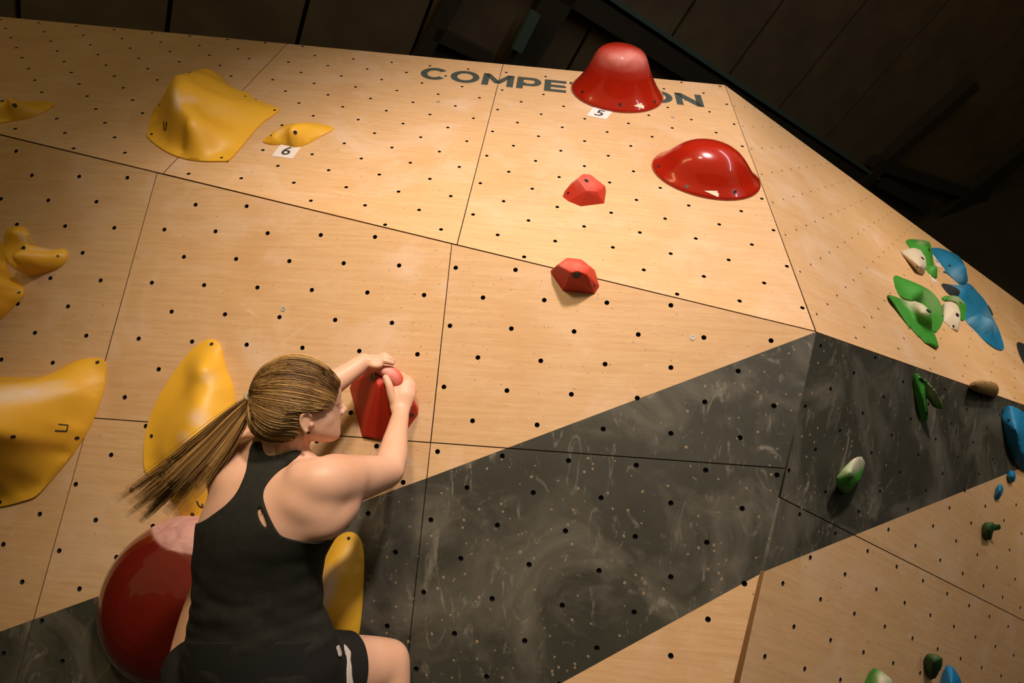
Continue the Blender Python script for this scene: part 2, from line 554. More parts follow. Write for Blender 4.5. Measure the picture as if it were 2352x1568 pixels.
# --- stencilled word along the top of the upper face
def text_mesh(ch, size=1.0, bold=0.0):
    cu = bpy.data.curves.new('txt', 'FONT'); cu.body = ch; cu.size = size; cu.offset = bold
    cu.fill_mode = 'BOTH'; cu.extrude = 0.0; cu.resolution_u = 6
    o = bpy.data.objects.new('txt', cu); COL.objects.link(o)
    dg = bpy.context.evaluated_depsgraph_get(); dg.update()
    me = bpy.data.meshes.new_from_object(o.evaluated_get(dg))
    bpy.data.objects.remove(o); bpy.data.curves.remove(cu)
    return me
def arc_ring(cx, cy, rx, ry, tx, ty, a0, a1, n=28):
    """closed polygon of an elliptical stroke from angle a0 to a1 (degrees)"""
    out = []
    for k in range(n + 1):
        t = math.radians(a0 + (a1 - a0) * k / n); out.append((cx + rx * math.cos(t), cy + ry * math.sin(t)))
    for k in range(n, -1, -1):
        t = math.radians(a0 + (a1 - a0) * k / n); out.append((cx + (rx - tx) * math.cos(t), cy + (ry - ty) * math.sin(t)))
    return out
def rc(x0, y0, x1, y1): return [(x0, y0), (x1, y0), (x1, y1), (x0, y1)]
SV, SH = 0.27, 0.22
GLYPH = {
    'C': (1.10, [arc_ring(0.56, 0.5, 0.56, 0.52, SV, SH, 38, 322)]),
    'O': (1.18, [arc_ring(0.59, 0.5, 0.59, 0.52, SV, SH, 0, 180), arc_ring(0.59, 0.5, 0.59, 0.52, SV, SH, 180, 360)]),
    'M': (1.28, [rc(0, 0, SV, 1), rc(1.28 - SV, 0, 1.28, 1), [(SV, 1), (0.0, 1), (0.52, 0.22), (0.76, 0.22), (0.64, 0.48)], [(1.28 - SV, 1), (0.64, 0.48), (0.52, 0.22), (0.76, 0.22), (1.28, 1)]]),
    'P': (1.0, [rc(0, 0, SV, 1), rc(SV, 1 - SH, 0.62, 1), rc(SV, 0.27, 0.62, 0.27 + SH * 0.9), arc_ring(0.62, 0.635, 0.38, 0.365, SV, SH, -90, 90)]),
    'E': (0.90, [rc(0, 0, SV, 1), rc(SV, 0, 0.90, SH), rc(SV, 0.39, 0.84, 0.61), rc(SV, 1 - SH, 0.90, 1)]),
    'T': (0.98, [rc(0.49 - SV / 2, 0, 0.49 + SV / 2, 1 - SH), rc(0, 1 - SH, 0.98, 1)]),
    'I': (0.28, [rc(0, 0, 0.28, 1)]),
    'N': (1.10, [rc(0, 0, SV, 1), rc(1.10 - SV, 0, 1.10, 1), [(SV, 1), (0.0, 1), (SV, 0.55), (1.10 - SV, 0.0), (1.10, 0.0), (1.10 - SV, 0.45)]]),
}
word = 'COMPETITION'
gapw = 0.13
total = sum(GLYPH[c][0] for c in word) + gapw * (len(word) - 1)
bl_ = PB.uv(961, 179); br_ = PB.uv(1618, 246)
tl_ = PB.uv(995, 153)
span = math.dist(bl_, br_)
sx = span / total
dirx = ((br_[0] - bl_[0]) / span, (br_[1] - bl_[1]) / span)
diry = (-dirx[1], dirx[0])
sy = 0.128
x = 0.0
for ch in word:
    vs, fs = [], []
    for poly in GLYPH[ch][1]:
        s0 = len(vs)
        for px_, py_ in poly:
            lx, ly = (x + px_) * sx, py_ * sy
            vs.append((bl_[0] + lx * dirx[0] + ly * diry[0], bl_[1] + lx * dirx[1] + ly * diry[1], 0.0006))
        fs.append(tuple(range(s0, len(vs))))
    me = mesh_py('painted_letter', vs, fs)
    bm = bmesh.new(); bm.from_mesh(me); bmesh.ops.triangulate(bm, faces=bm.faces[:]); bm.to_mesh(me); bm.free()
    o = link_mesh('painted_letter', me, M_LETTER); o.parent = wall_upper
    o['label'] = 'dark green stencilled letter ' + ch
    x += GLYPH[ch][0] + gapw

# ------------------------------------------------------------------ floor and roof
fm = NT('dark_crash_mat'); fm.set(Base_Color=fm.ramp(fm.noise(fm.coords(), 3, 4), [(0.3, (0.03, 0.03, 0.032)), (0.7, (0.05, 0.05, 0.052))]), Roughness=0.8)
vs = [(-6, -6, 0), (9, -6, 0), (9, 7.5, 0), (-6, 7.5, 0)]
vs += [(x, y, -0.3) for x, y, z in vs]
floor = link_mesh('floor', mesh_py('floor', vs, [(0, 1, 2, 3), (7, 6, 5, 4), (0, 4, 5, 1), (1, 5, 6, 2), (2, 6, 7, 3), (3, 7, 4, 0)]), fm.m)
tag(floor, kind='structure')

wm = NT('dark_hall_wall'); wm.set(Base_Color=wm.ramp(wm.noise(wm.coords(), 1.5, 4), [(0.3, (0.055, 0.042, 0.026)), (0.7, (0.08, 0.062, 0.04))]), Roughness=0.85)
def hall_wall(name, x0, y0, x1, y1, h=8.0, t=0.15):
    d = V((x1 - x0, y1 - y0)).normalized(); n = V((-d.y, d.x)) * t
    vs = [(x0, y0, 0), (x1, y1, 0), (x1 + n.x, y1 + n.y, 0), (x0 + n.x, y0 + n.y, 0)]
    vs += [(x, y, h) for x, y, z in vs]
    o = link_mesh(name, mesh_py(name, vs, [(3, 2, 1, 0), (4, 5, 6, 7), (0, 1, 5, 4), (1, 2, 6, 5), (2, 3, 7, 6), (3, 0, 4, 7)]), wm.m)
    tag(o, kind='structure')
hall_wall('wall_far', 9.0, 7.5, -6.0, 7.5)
hall_wall('wall_hall_left', -6.0, 7.5, -6.0, -2.0)
hall_wall('wall_hall_right', 9.0, -2.0, 9.0, 7.5)
az = math.radians(127); sl = math.radians(35)
rd1 = V((math.cos(az) * math.cos(sl), math.sin(az) * math.cos(sl), -math.sin(sl)))
rd2 = V((math.sin(az), -math.cos(az), 0))
RP = Plane(CAM + ray(1665, 185) * 5.3, rd2, rd1.cross(rd2))
if RP.n.dot(CAM - RP.O) < 0: RP = Plane(RP.O, rd2, -RP.n)
ceiling = empty('ceiling'); ceiling.matrix_world = RP.M; tag(ceiling, kind='structure')
rm = NT('dark_roof_board')
rm.set(Base_Color=rm.ramp(rm.noise(rm.coords(scale=(1, 1, 1)), 2.5, 5), [(0.3, (0.15, 0.105, 0.06)), (0.7, (0.23, 0.16, 0.09))]), Roughness=0.8)
joints = []
for px, py in [(1215, 75), (1345, 85), (1575, 35), (1735, 90), (1842, 185), (1942, 267), (2050, 362)]:
    joints.append(RP.uv(px, py)[0])
joints.sort()
stepj = (joints[-1] - joints[0]) / (len(joints) - 1)
edges = [joints[0] - stepj * k for k in range(9, 0, -1)] + joints + [joints[-1] + stepj * k for k in range(1, 8)]
def local_box(name, x0, x1, y0, y1, z0, z1, mat, parent):
    vs = [(x0, y0, z0), (x1, y0, z0), (x1, y1, z0), (x0, y1, z0), (x0, y0, z1), (x1, y0, z1), (x1, y1, z1), (x0, y1, z1)]
    fs = [(3, 2, 1, 0), (4, 5, 6, 7), (0, 1, 5, 4), (1, 2, 6, 5), (2, 3, 7, 6), (3, 0, 4, 7)]
    o = link_mesh(name, mesh_py(name, vs, fs), mat); o.parent = parent
    return o
for i in range(len(edges) - 1):
    local_box('roof_board', edges[i] + 0.016, edges[i + 1] - 0.016, -3.5, 4.2, -0.05, 0.0, rm.m, ceiling)
local_box('roof_backing', edges[0], edges[-1], -3.5, 4.2, -0.12, -0.06, M_BEAM, ceiling)
# steel purlin and timber members under the boards
q0, q1 = RP.uv(1410, 0, 0.1), RP.uv(1930, 350, 0.1)
def member(name, p, q, w0, w1, width, mat, parent=ceiling, t0=0.0, t1=1.0):
    p, q = ext(p, q, t0), ext(p, q, t1)
    d = V((q[0] - p[0], q[1] - p[1])); L = d.length; d.normalize()
    n = V((-d.y, d.x)) * width / 2
    vs = []
    for z in (w0, w1):
        for pt, s in ((p, 1), (q, 1), (q, -1), (p, -1)):
            vs.append((pt[0] + s * n.x, pt[1] + s * n.y, z))
    fs = [(0, 1, 2, 3), (7, 6, 5, 4), (0, 4, 5, 1), (1, 5, 6, 2), (2, 6, 7, 3), (3, 7, 4, 0)]
    o = link_mesh(name, mesh_py(name, vs, fs), mat); o.parent = parent
    return o
member('steel_purlin', q0, q1, 0.0, 0.14, 0.035, M_STEEL, t0=-1.5, t1=1.25)
member('timber_purlin', (q0[0], q0[1] - 0.13), (q1[0], q1[1] - 0.13), 0.0, 0.12, 0.16, M_BEAM, t0=-1.5, t1=1.25)
member('rafter', RP.uv(2140, 290, 0.15), RP.uv(1980, 430, 0.15), 0.0, 0.15, 0.16, M_BEAM, t0=-0.6, t1=1.5)
member('rafter', RP.uv(2352, 360, 0.15), RP.uv(2130, 535, 0.15), 0.0, 0.15, 0.30, M_BEAM, t0=-0.6, t1=1.5)
member('brace', RP.uv(2040, 385, 0.15), RP.uv(2250, 455, 0.15), 0.02, 0.14, 0.14, M_BEAM, t0=-0.1, t1=1.1)
member('brace', RP.uv(2030, 420, 0.15), RP.uv(2140, 480, 0.15), 0.02, 0.14, 0.14, M_BEAM)
member('rafter', RP.uv(1285, 0, 0.12), RP.uv(1190, 160, 0.12), 0.0, 0.12, 0.26, M_BEAM, t0=-0.8, t1=1.4)
member('steel_tube', RP.uv(1232, 30, 0.2), RP.uv(1188, 118, 0.2), 0.14, 0.2, 0.09, M_STEEL, t0=0.0)
member('rafter', RP.uv(1000, 80, 0.12), RP.uv(975, 125, 0.12), 0.0, 0.1, 0.12, M_BEAM, t0=-3, t1=2)
member('brace', RP.uv(1000, 80, 0.12), RP.uv(1130, 140, 0.12), 0.0, 0.1, 0.1, M_BEAM)
# ------------------------------------------------------------------ hold builders
def catmull(pts, n, closed=True):
    pts = [np.array(p, float) for p in pts]
    m = len(pts); out = []
    segs = m if closed else m - 1
    per = max(2, int(math.ceil(n / segs)))
    for i in range(segs):
        if closed: p0, p1, p2, p3 = pts[(i - 1) % m], pts[i], pts[(i + 1) % m], pts[(i + 2) % m]
        else: p0, p1, p2, p3 = pts[max(i - 1, 0)], pts[i], pts[i + 1], pts[min(i + 2, m - 1)]
        for k in range(per):
            t = k / per
            out.append(0.5 * ((2 * p1) + (-p0 + p2) * t + (2 * p0 - 5 * p1 + 4 * p2 - p3) * t * t + (-p0 + 3 * p1 - 3 * p2 + p3) * t ** 3))
    if not closed: out.append(pts[-1])
    return out

def pip(poly, P):
    """vectorised point in polygon"""
    P = np.asarray(P); x, y = P[:, 0], P[:, 1]
    c = np.zeros(len(P), bool); n = len(poly)
    for i in range(n):
        x1, y1 = poly[i]; x2, y2 = poly[(i + 1) % n]
        if y1 == y2: continue
        k = ((y1 > y) != (y2 > y)) & (x < (x2 - x1) * (y - y1) / (y2 - y1) + x1)
        c ^= k
    return c

def seg_dist(poly, P):
    P = np.asarray(P); best = np.full(len(P), 1e9)
    n = len(poly)
    for i in range(n):
        a = np.array(poly[i]); b = np.array(poly[(i + 1) % n]); ab = b - a
        t = np.clip(((P - a) @ ab) / (ab @ ab + 1e-12), 0, 1)
        best = np.minimum(best, np.linalg.norm(P - (a + t[:, None] * ab), axis=1))
    return best

def set_chalk(me, P, spots, world=True):
    """spots: (px, py, radius_px, strength) chalked areas, measured on the hold's own face"""
    co = np.empty(len(me.vertices) * 3); me.vertices.foreach_get('co', co); co = co.reshape(-1, 3)
    val = np.zeros(len(co))
    if spots:
        q = to_px(co)
        for (x, y, rx, ry, ang, s) in spots:
            dx, dy = q[:, 0] - x, q[:, 1] - y
            ca, sa = math.cos(ang), math.sin(ang)
            d = np.sqrt(((dx * ca + dy * sa) / rx) ** 2 + ((-dx * sa + dy * ca) / ry) ** 2)
            val = np.maximum(val, s * np.clip(1.5 - d * 1.1, 0, 1))
    at = me.attributes.new('chalk', 'FLOAT', 'POINT')
    at.data.foreach_set('value', val)

def field_hold(name, P, outline, ctrl, mat, rim=0.006, step=0.011, chalk=(), smooth_outline=True, kernel='tps'):
    """hold as a relief over its traced footprint, built at its place on plane P"""
    ol = [P.uv(x, y, rim * 0.5) for x, y in outline]
    if smooth_outline: ol = [tuple(p) for p in catmull(ol, 72)]
    if area(ol) < 0: ol = ol[::-1]
    # resample outline evenly
    L = [0.0]
    for i in range(len(ol)): L.append(L[-1] + math.dist(ol[i], ol[(i + 1) % len(ol)]))
    n = max(24, int(L[-1] / step))
    res = []
    k = 0
    for j in range(n):
        s = L[-1] * j / n
        while L[k + 1] < s: k += 1
        t = (s - L[k]) / max(1e-9, L[k + 1] - L[k])
        res.append(ext(ol[k], ol[(k + 1) % len(ol)], t))
    ol = res
    cs = []
    for x, y, w in ctrl:
        a, b = P.uv(x, y, w); cs.append((a, b, w))
    B = np.array([(a, b, rim) for a, b in ol[::2]])
    Cn = np.array(cs) if cs else np.zeros((0, 3))
    A = np.vstack([B, Cn]); c0_ = A[:, :2].mean(0); sc = np.abs(A[:, :2] - c0_).max()
    X = (A[:, :2] - c0_) / sc
    def ker(d):
        if kernel == 'lin': return d
        return np.where(d > 1e-9, d * d * np.log(np.maximum(d, 1e-9)), 0)
    D = np.linalg.norm(X[:, None] - X[None], axis=2)
    N = len(X); Q = np.c_[np.ones(N), X]
    Mx = np.zeros((N + 3, N + 3)); Mx[:N, :N] = ker(D) + np.eye(N) * 1e-6; Mx[:N, N:] = Q; Mx[N:, :N] = Q.T
    wts = np.linalg.lstsq(Mx, np.r_[A[:, 2], 0, 0, 0], rcond=None)[0]
    def h(pts):
        Y = (np.asarray(pts) - c0_) / sc
        d = np.linalg.norm(Y[:, None] - X[None], axis=2)
        return ker(d) @ wts[:N] + np.c_[np.ones(len(Y)), Y] @ wts[N:]
    xs = [p[0] for p in ol]; ys = [p[1] for p in ol]
    g = []
    yy = min(ys); r = 0
    while yy < max(ys):
        xx = min(xs) + (step / 2 if r % 2 else 0)
        while xx < max(xs): g.append((xx, yy)); xx += step
        yy += step * 0.866; r += 1
    g = np.array(g)
    g = g[pip(ol, g)]
    g = g[seg_dist(ol, g) > step * 0.55]
    pts = ol + [tuple(p) for p in g]
    nb = len(ol)
    res = delaunay_2d_cdt([V(p) for p in pts], [(i, (i + 1) % nb) for i in range(nb)], [], 1, 1e-7)
    v2, f2 = res[0], res[2]
    orig = res[3]
    hh = h(np.array([(v.x, v.y) for v in v2]))
    verts = []
    border = {}
    for i, v in enumerate(v2):
        isb = [o_ for o_ in orig[i] if o_ < nb]
        w = rim if isb else max(rim * 0.6, float(hh[i]))
        verts.append(P.at(v.x, v.y, w))
        if isb: border[isb[0]] = i
    faces = [tuple(f) for f in f2]
    # orient outward
    if faces:
        f = faces[0]; nn = (verts[f[1]] - verts[f[0]]).cross(verts[f[2]] - verts[f[0]])
        if nn.dot(P.n) < 0: faces = [f[::-1] for f in faces]
    s = len(verts)
    order = [border[k] for k in sorted(border)]
    for i in order:
        v = v2[i]
        verts.append(P.at(v.x, v.y, 0.0004))
    m = len(order)
    for k in range(m):
        a, b = order[k], order[(k + 1) % m]
        faces.append((a, s + k, s + (k + 1) % m, b))
    faces.append(tuple(s + k for k in range(m - 1, -1, -1)))
    return finish_hold(name, verts, faces, mat, P, chalk, True)

def finish_hold(name, verts, faces, mat, P, chalk, smooth):
    # origin on the wall under the hold
    c = sum((V(v) for v in verts), V()) / len(verts)
    q = P.loc(c); org = P.at(q.x, q.y, 0)
    me = mesh_py(name, verts, faces)
    bm = bmesh.new(); bm.from_mesh(me); bmesh.ops.recalc_face_normals(bm, faces=bm.faces[:]); bm.to_mesh(me); bm.free()
    set_chalk(me, P, chalk)
    tree = BVHTree.FromPolygons([tuple(v.co) for v in me.vertices], [tuple(p.vertices) for p in me.polygons])
    me.transform(Matrix.Translation(-org))
    shade(me, smooth)
    o = link_mesh(name, me, mat)
    o.location = org
    if smooth:
        bm = bmesh.new(); bm.from_mesh(me)
        for e in bm.edges:
            if len(e.link_faces) == 2 and e.calc_face_angle(0) > math.radians(52): e.smooth = False
        bm.to_mesh(me); bm.free()
    HOLD_TREE[o.name] = tree
    return o

HOLD_TREE = {}

def facet_hold(name, P, pts, mat, bevel=0.004, chalk=(), segs=2):
    """cut-stone shaped hold: convex body through the given corner points"""
    bm = bmesh.new()
    for x, y, w in pts: bm.verts.new(P.hit(x, y, w))
    r = bmesh.ops.convex_hull(bm, input=bm.verts[:])
    bmesh.ops.delete(bm, geom=[g for g in set(r['geom_interior']) | set(r['geom_unused']) if isinstance(g, bmesh.types.BMVert)], context='VERTS')
    bmesh.ops.dissolve_limit(bm, angle_limit=math.radians(6), verts=bm.verts[:], edges=bm.edges[:])
    if bevel:
        es = [e for e in bm.edges if max(P.loc(v.co).z for v in e.verts) > 0.004]
        bmesh.ops.bevel(bm, geom=es, offset=bevel, segments=segs, profile=0.5, affect='EDGES', clamp_overlap=True)
    bmesh.ops.triangulate(bm, faces=[f for f in bm.faces if len(f.verts) > 4])
    # refine for the chalk stains
    for _ in range(2):
        es = [e for e in bm.edges if e.calc_length() > 0.03]
        if es: bmesh.ops.subdivide_edges(bm, edges=es, cuts=1, use_grid_fill=True)
    bmesh.ops.triangulate(bm, faces=bm.faces[:])
    bm.verts.index_update()
    verts = [v.co.copy() for v in bm.verts]; faces = [tuple(v.index for v in f.verts) for f in bm.faces]
    bm.free()
    o = finish_hold(name, verts, faces, mat, P, chalk, False)
    return o

def loft_hold(name, P, rings, mat, n=56, chalk=(), cap_round=True):
    """rings: (cu, cv, ru, rv, rot, w) in plane coordinates from the wall outward"""
    verts, faces = [], []
    for (cu, cv, ru, rv, rot, w) in rings:
        for k in range(n):
            t = k * math.tau / n
            x, y = ru * math.cos(t), rv * math.sin(t)
            verts.append(P.at(cu + x * math.cos(rot) - y * math.sin(rot), cv + x * math.sin(rot) + y * math.cos(rot), w))
    for r in range(len(rings) - 1):
        for k in range(n):
            faces.append((r * n + k, r * n + (k + 1) % n, (r + 1) * n + (k + 1) % n, (r + 1) * n + k))
    s = (len(rings) - 1) * n
    c = sum((verts[s + k] for k in range(n)), V()) / n
    verts.append(c)
    for k in range(n): faces.append((s + k, s + (k + 1) % n, len(verts) - 1))
    faces.append(tuple(range(n - 1, -1, -1)))
    return finish_hold(name, verts, faces, mat, P, chalk, True)

def blob_hold(name, P, groups, mat, voxel=0.005, it=8, chalk=()):
    """rounded hold: solid bodies through corner points, melted together and smoothed"""
    bm = bmesh.new()
    for pts in groups:
        b2 = bmesh.new()
        for x, y, w in pts: b2.verts.new(P.hit(x, y, w))
        r = bmesh.ops.convex_hull(b2, input=b2.verts[:])
        bmesh.ops.delete(b2, geom=[g for g in set(r['geom_interior']) | set(r['geom_unused']) if isinstance(g, bmesh.types.BMVert)], context='VERTS')
        bmesh.ops.recalc_face_normals(b2, faces=b2.faces[:])
        tmp = bpy.data.meshes.new('tmp'); b2.to_mesh(tmp); b2.free()
        bm.from_mesh(tmp); bpy.data.meshes.remove(tmp)
    me = bpy.data.meshes.new('tmp'); bm.to_mesh(me); bm.free()
    o = bpy.data.objects.new('tmp', me); COL.objects.link(o)
    md = o.modifiers.new('r', 'REMESH'); md.mode = 'VOXEL'; md.voxel_size = voxel
    md = o.modifiers.new('s', 'SMOOTH'); md.factor = 0.5; md.iterations = it
    dg = bpy.context.evaluated_depsgraph_get(); dg.update()
    m2 = bpy.data.meshes.new_from_object(o.evaluated_get(dg))
    bpy.data.objects.remove(o); bpy.data.meshes.remove(me)
    verts = []
    for v in m2.vertices:
        q = P.loc(v.co); verts.append(P.at(q.x, q.y, max(q.z, 0.0004)))
    faces = [tuple(p.vertices) for p in m2.polygons]
    bpy.data.meshes.remove(m2)
    return finish_hold(name, verts, faces, mat, P, chalk, True)

def surf(o, px, py):
    h = HOLD_TREE[o.name].ray_cast(CAM, ray(px, py).normalized())
    return h[0], h[1]

def bolt(o, px, py, r=0.0055, name='bolt', ring=True):
    p, n = surf(o, px, py)
    if p is None: return
    vs, fs = [], []
    q = n.to_track_quat('Z', 'Y')
    prof = [(r * 1.25, -0.001), (r * 1.25, 0.0009), (r * 0.95, 0.0009), (r * 0.8, 0.0002)]
    for rr, z in prof:
        for k in range(14):
            vs.append(q @ V((rr * math.cos(k * math.tau / 14), rr * math.sin(k * math.tau / 14), z)))
    for i in range(len(prof) - 1):
        for k in range(14): fs.append((i * 14 + k, i * 14 + (k + 1) % 14, (i + 1) * 14 + (k + 1) % 14, (i + 1) * 14 + k))
    fs.append(tuple(range((len(prof) - 1) * 14, len(prof) * 14)))
    b = link_mesh(name, mesh_py(name, vs, fs), M_BOLT)
    b.parent = o
    b.location = p - o.location
    return b

def decal(o, polys, mat, name, label=None, lift=0.0008, sub=3):
    """thin print on the hold's surface; polys: lists of pixel corners"""
    vs, fs = [], []
    for poly in polys:
        idx = []
        pp = []
        for i in range(len(poly)):
            for k in range(sub):
                pp.append(ext(poly[i], poly[(i + 1) % len(poly)], k / sub))
        ok = True
        base = len(vs)
        for x, y in pp:
            p, n = surf(o, x, y)
            if p is None: ok = False; break
            vs.append(p + n * lift - o.location)
        if ok: fs.append(tuple(range(base, base + len(pp))))
        else: del vs[base:]
    if not fs: return
    me = mesh_py(name, vs, fs)
    bm = bmesh.new(); bm.from_mesh(me); bmesh.ops.triangulate(bm, faces=bm.faces[:]); bm.to_mesh(me); bm.free()
    d = link_mesh(name, me, mat); d.parent = o
    if label: d['label'] = label
    return d

def stroke(p, q, w):
    dx, dy = q[0] - p[0], q[1] - p[1]; L = math.hypot(dx, dy)
    nx, ny = -dy / L * w / 2, dx / L * w / 2
    return [(p[0] + nx, p[1] + ny), (q[0] + nx, q[1] + ny), (q[0] - nx, q[1] - ny), (p[0] - nx, p[1] - ny)]

def hold(o, label, group=None):
    return tag(o, label, 'climbing hold', group)

# ------------------------------------------------------------------ yellow holds on the upper face
G_Y = 'yellow holds'; G_R = 'red holds'; G_G = 'green and white holds'; G_B = 'blue holds'
y_big = field_hold('climbing_hold', PB,
    [(340, 300), (352, 255), (380, 225), (405, 200), (440, 178), (500, 170), (512, 178), (530, 200), (570, 215), (585, 228), (632, 246), (639, 256),
     (600, 285), (565, 325), (530, 365), (505, 371), (440, 368), (385, 350), (342, 318)],
    [(408, 172, 0.16), (420, 178, 0.16), (450, 167, 0.12), (490, 163, 0.055), (404, 195, 0.165), (403, 225, 0.15), (412, 255, 0.125), (430, 290, 0.10), (460, 325, 0.055),
     (480, 345, 0.025), (372, 250, 0.06), (375, 285, 0.04), (385, 320, 0.02), (425, 340, 0.016), (470, 200, 0.105), (530, 235, 0.07), (590, 250, 0.025), (470, 260, 0.085), (520, 300, 0.04), (500, 345, 0.015), (362, 270, 0.018), (365, 312, 0.010)],
    M_YEL, rim=0.006, chalk=[(406, 230, 10, 26, -0.15, 0.75), (430, 228, 26, 9, 0.1, 0.45)])
hold(y_big, 'large yellow flared volume with a pointed prow, high on the left of the wall', G_Y)
for x, y in [(496, 165), (563, 221), (631, 253), (509, 362), (348, 308), (366, 241)]: bolt(y_big, x, y, 0.0045, 'screw')
decal(y_big, [stroke((376, 279), (377, 297), 2.2), stroke((383, 280), (381, 298), 2.2), stroke((376, 298), (382, 299), 2.2)], M_INK, 'maker_mark')

y_small6 = field_hold('climbing_hold', PB,
    [(604, 324), (622, 308), (645, 292), (675, 284), (720, 283), (767, 294), (735, 314), (705, 331), (680, 338), (650, 332), (622, 332)],
    [(640, 300, 0.035), (665, 291, 0.05), (700, 288, 0.045), (735, 291, 0.018), (665, 310, 0.045), (664, 322, 0.03), (690, 318, 0.028), (630, 322, 0.018)],
    M_YEL, rim=0.004, step=0.008, chalk=[(640, 300, 15, 8, 0, 0.3)])
hold(y_small6, 'small flat yellow leaf-shaped hold above the number 6 tag', G_Y)
bolt(y_small6, 678, 304, 0.006); bolt(y_small6, 623, 311, 0.003, 'screw')

y_edge = field_hold('climbing_hold', PB,
    [(-60, 290), (-40, 250), (10, 238), (60, 234), (112, 233), (124, 241), (100, 258), (60, 272), (0, 283), (-40, 292)],
    [(-10, 240, 0.05), (30, 238, 0.045), (60, 240, 0.035), (40, 258, 0.03), (0, 262, 0.04), (90, 242, 0.015)],
    M_YEL, rim=0.004, step=0.009)
hold(y_edge, 'yellow wedge hold cut off by the top left edge of the photo', G_Y)
bolt(y_edge, 34, 242, 0.006)

# ------------------------------------------------------------------ yellow holds on the front face
y_horn = field_hold('climbing_hold', PA,
    [(10, 560), (13, 535), (25, 522), (48, 520), (62, 528), (72, 555), (88, 568), (125, 573), (148, 572), (155, 585), (148, 602), (128, 618), (95, 628), (70, 634), (55, 625), (30, 610), (15, 590)],
    [(35, 532, 0.03), (50, 545, 0.05), (62, 560, 0.07), (52, 570, 0.075), (75, 575, 0.065), (100, 583, 0.045), (130, 586, 0.025), (75, 600, 0.06), (40, 590, 0.05), (100, 605, 0.035), (68, 618, 0.04)],
    M_YEL, rim=0.006, step=0.009, chalk=[(55, 548, 18, 7, 0.7, 0.8), (95, 572, 30, 5, 0.0, 0.5)])
hold(y_horn, 'curved two-lobed yellow hold, upper one at the left edge', G_Y)
bolt(y_horn, 53, 570, 0.007); bolt(y_horn, 133, 588, 0.0035, 'screw')

y_fin = field_hold('climbing_hold', PA,
    [(-70, 600), (-30, 560), (5, 558), (14, 600), (20, 625), (45, 650), (55, 668), (52, 680), (30, 703), (0, 732), (-40, 750), (-75, 700)],
    [(0, 575, 0.05), (-30, 620, 0.09), (5, 640, 0.06), (25, 660, 0.035), (0, 690, 0.04), (-40, 690, 0.08), (42, 672, 0.012)],
    M_YEL, rim=0.007, step=0.011)
hold(y_fin, 'pointed yellow hold cut off by the left edge, just under the curved one', G_Y)
bolt(y_fin, 43, 671, 0.004, 'screw')

y_wing = field_hold('climbing_hold', PA,
    [(-150, 900), (-80, 868), (40, 866), (110, 864), (150, 840), (180, 827), (215, 822), (238, 826), (243, 845), (240, 885), (225, 935), (200, 990), (165, 1045), (120, 1100), (85, 1138), (55, 1150), (0, 1163), (-80, 1165), (-160, 1050)],
    [(-60, 885, 0.19), (0, 888, 0.17), (60, 884, 0.135), (110, 872, 0.09), (160, 852, 0.05), (205, 842, 0.02), (225, 850, 0.012), (0, 930, 0.20), (60, 920, 0.155), (130, 910, 0.10), (190, 900, 0.05), (218, 900, 0.018),
     (-60, 960, 0.22), (30, 1000, 0.165), (110, 990, 0.09), (165, 980, 0.045), (195, 975, 0.013), (60, 1080, 0.06), (110, 1070, 0.03), (150, 1040, 0.012), (0, 1110, 0.06), (55, 1125, 0.015), (0, 1140, 0.02), (85, 1115, 0.012), (-60, 1080, 0.12)],
    M_YEL, rim=0.007, step=0.014, chalk=[(30, 905, 110, 20, -0.08, 0.95), (110, 885, 45, 10, -0.2, 0.5)])
hold(y_wing, 'big yellow wing-shaped volume with a chalked top edge at the lower left', G_Y)
for x, y in [(224, 832), (177, 1006), (30, 1003), (0, 1152)]: bolt(y_wing, x, y, 0.005, 'screw')
decal(y_wing, [stroke((134, 974), (156, 976), 3), stroke((156, 976), (153, 990), 3), stroke((153, 990), (126, 989), 3.4)], M_INK, 'maker_mark')

y_tall = field_hold('climbing_hold', PA,
    [(333, 1070), (334, 1010), (345, 960), (370, 905), (405, 850), (440, 805), (470, 783), (490, 779), (505, 790), (512, 815), (520, 850), (535, 885), (540, 930), (545, 985), (525, 1040), (500, 1110), (480, 1190), (462, 1212), (430, 1200), (400, 1150), (350, 1100)],
    [(482, 808, 0.022), (488, 845, 0.055), (465, 885, 0.07), (500, 890, 0.052), (430, 925, 0.065), (470, 930, 0.085), (512, 940, 0.045), (395, 980, 0.055), (440, 990, 0.10), (495, 1000, 0.065), (375, 1040, 0.045),
     (420, 1050, 0.09), (470, 1060, 0.085), (410, 1100, 0.06), (450, 1110, 0.075), (445, 1160, 0.04), (460, 1195, 0.015), (352, 1010, 0.012), (350, 1055, 0.012), (390, 925, 0.02), (425, 865, 0.02)],
    M_YEL, rim=0.008, step=0.012, chalk=[(478, 867, 16, 14, 0, 0.35), (455, 960, 22, 22, 0.4, 0.55), (422, 1005, 16, 16, 0, 0.45), (490, 1075, 18, 50, 0.25, 0.8), (455, 1205, 20, 8, 0.3, 0.7)])
hold(y_tall, 'tall yellow pod-shaped volume behind the ponytail', G_Y)
for x, y in [(348, 1001), (442, 1181), (486, 790)]: bolt(y_tall, x, y, 0.005, 'screw')
decal(y_tall, [stroke((452, 1150), (456, 1160), 3.6), stroke((456, 1161), (465, 1166), 3.6), stroke((466, 1165), (464, 1156), 3.6)], M_INK, 'maker_mark')

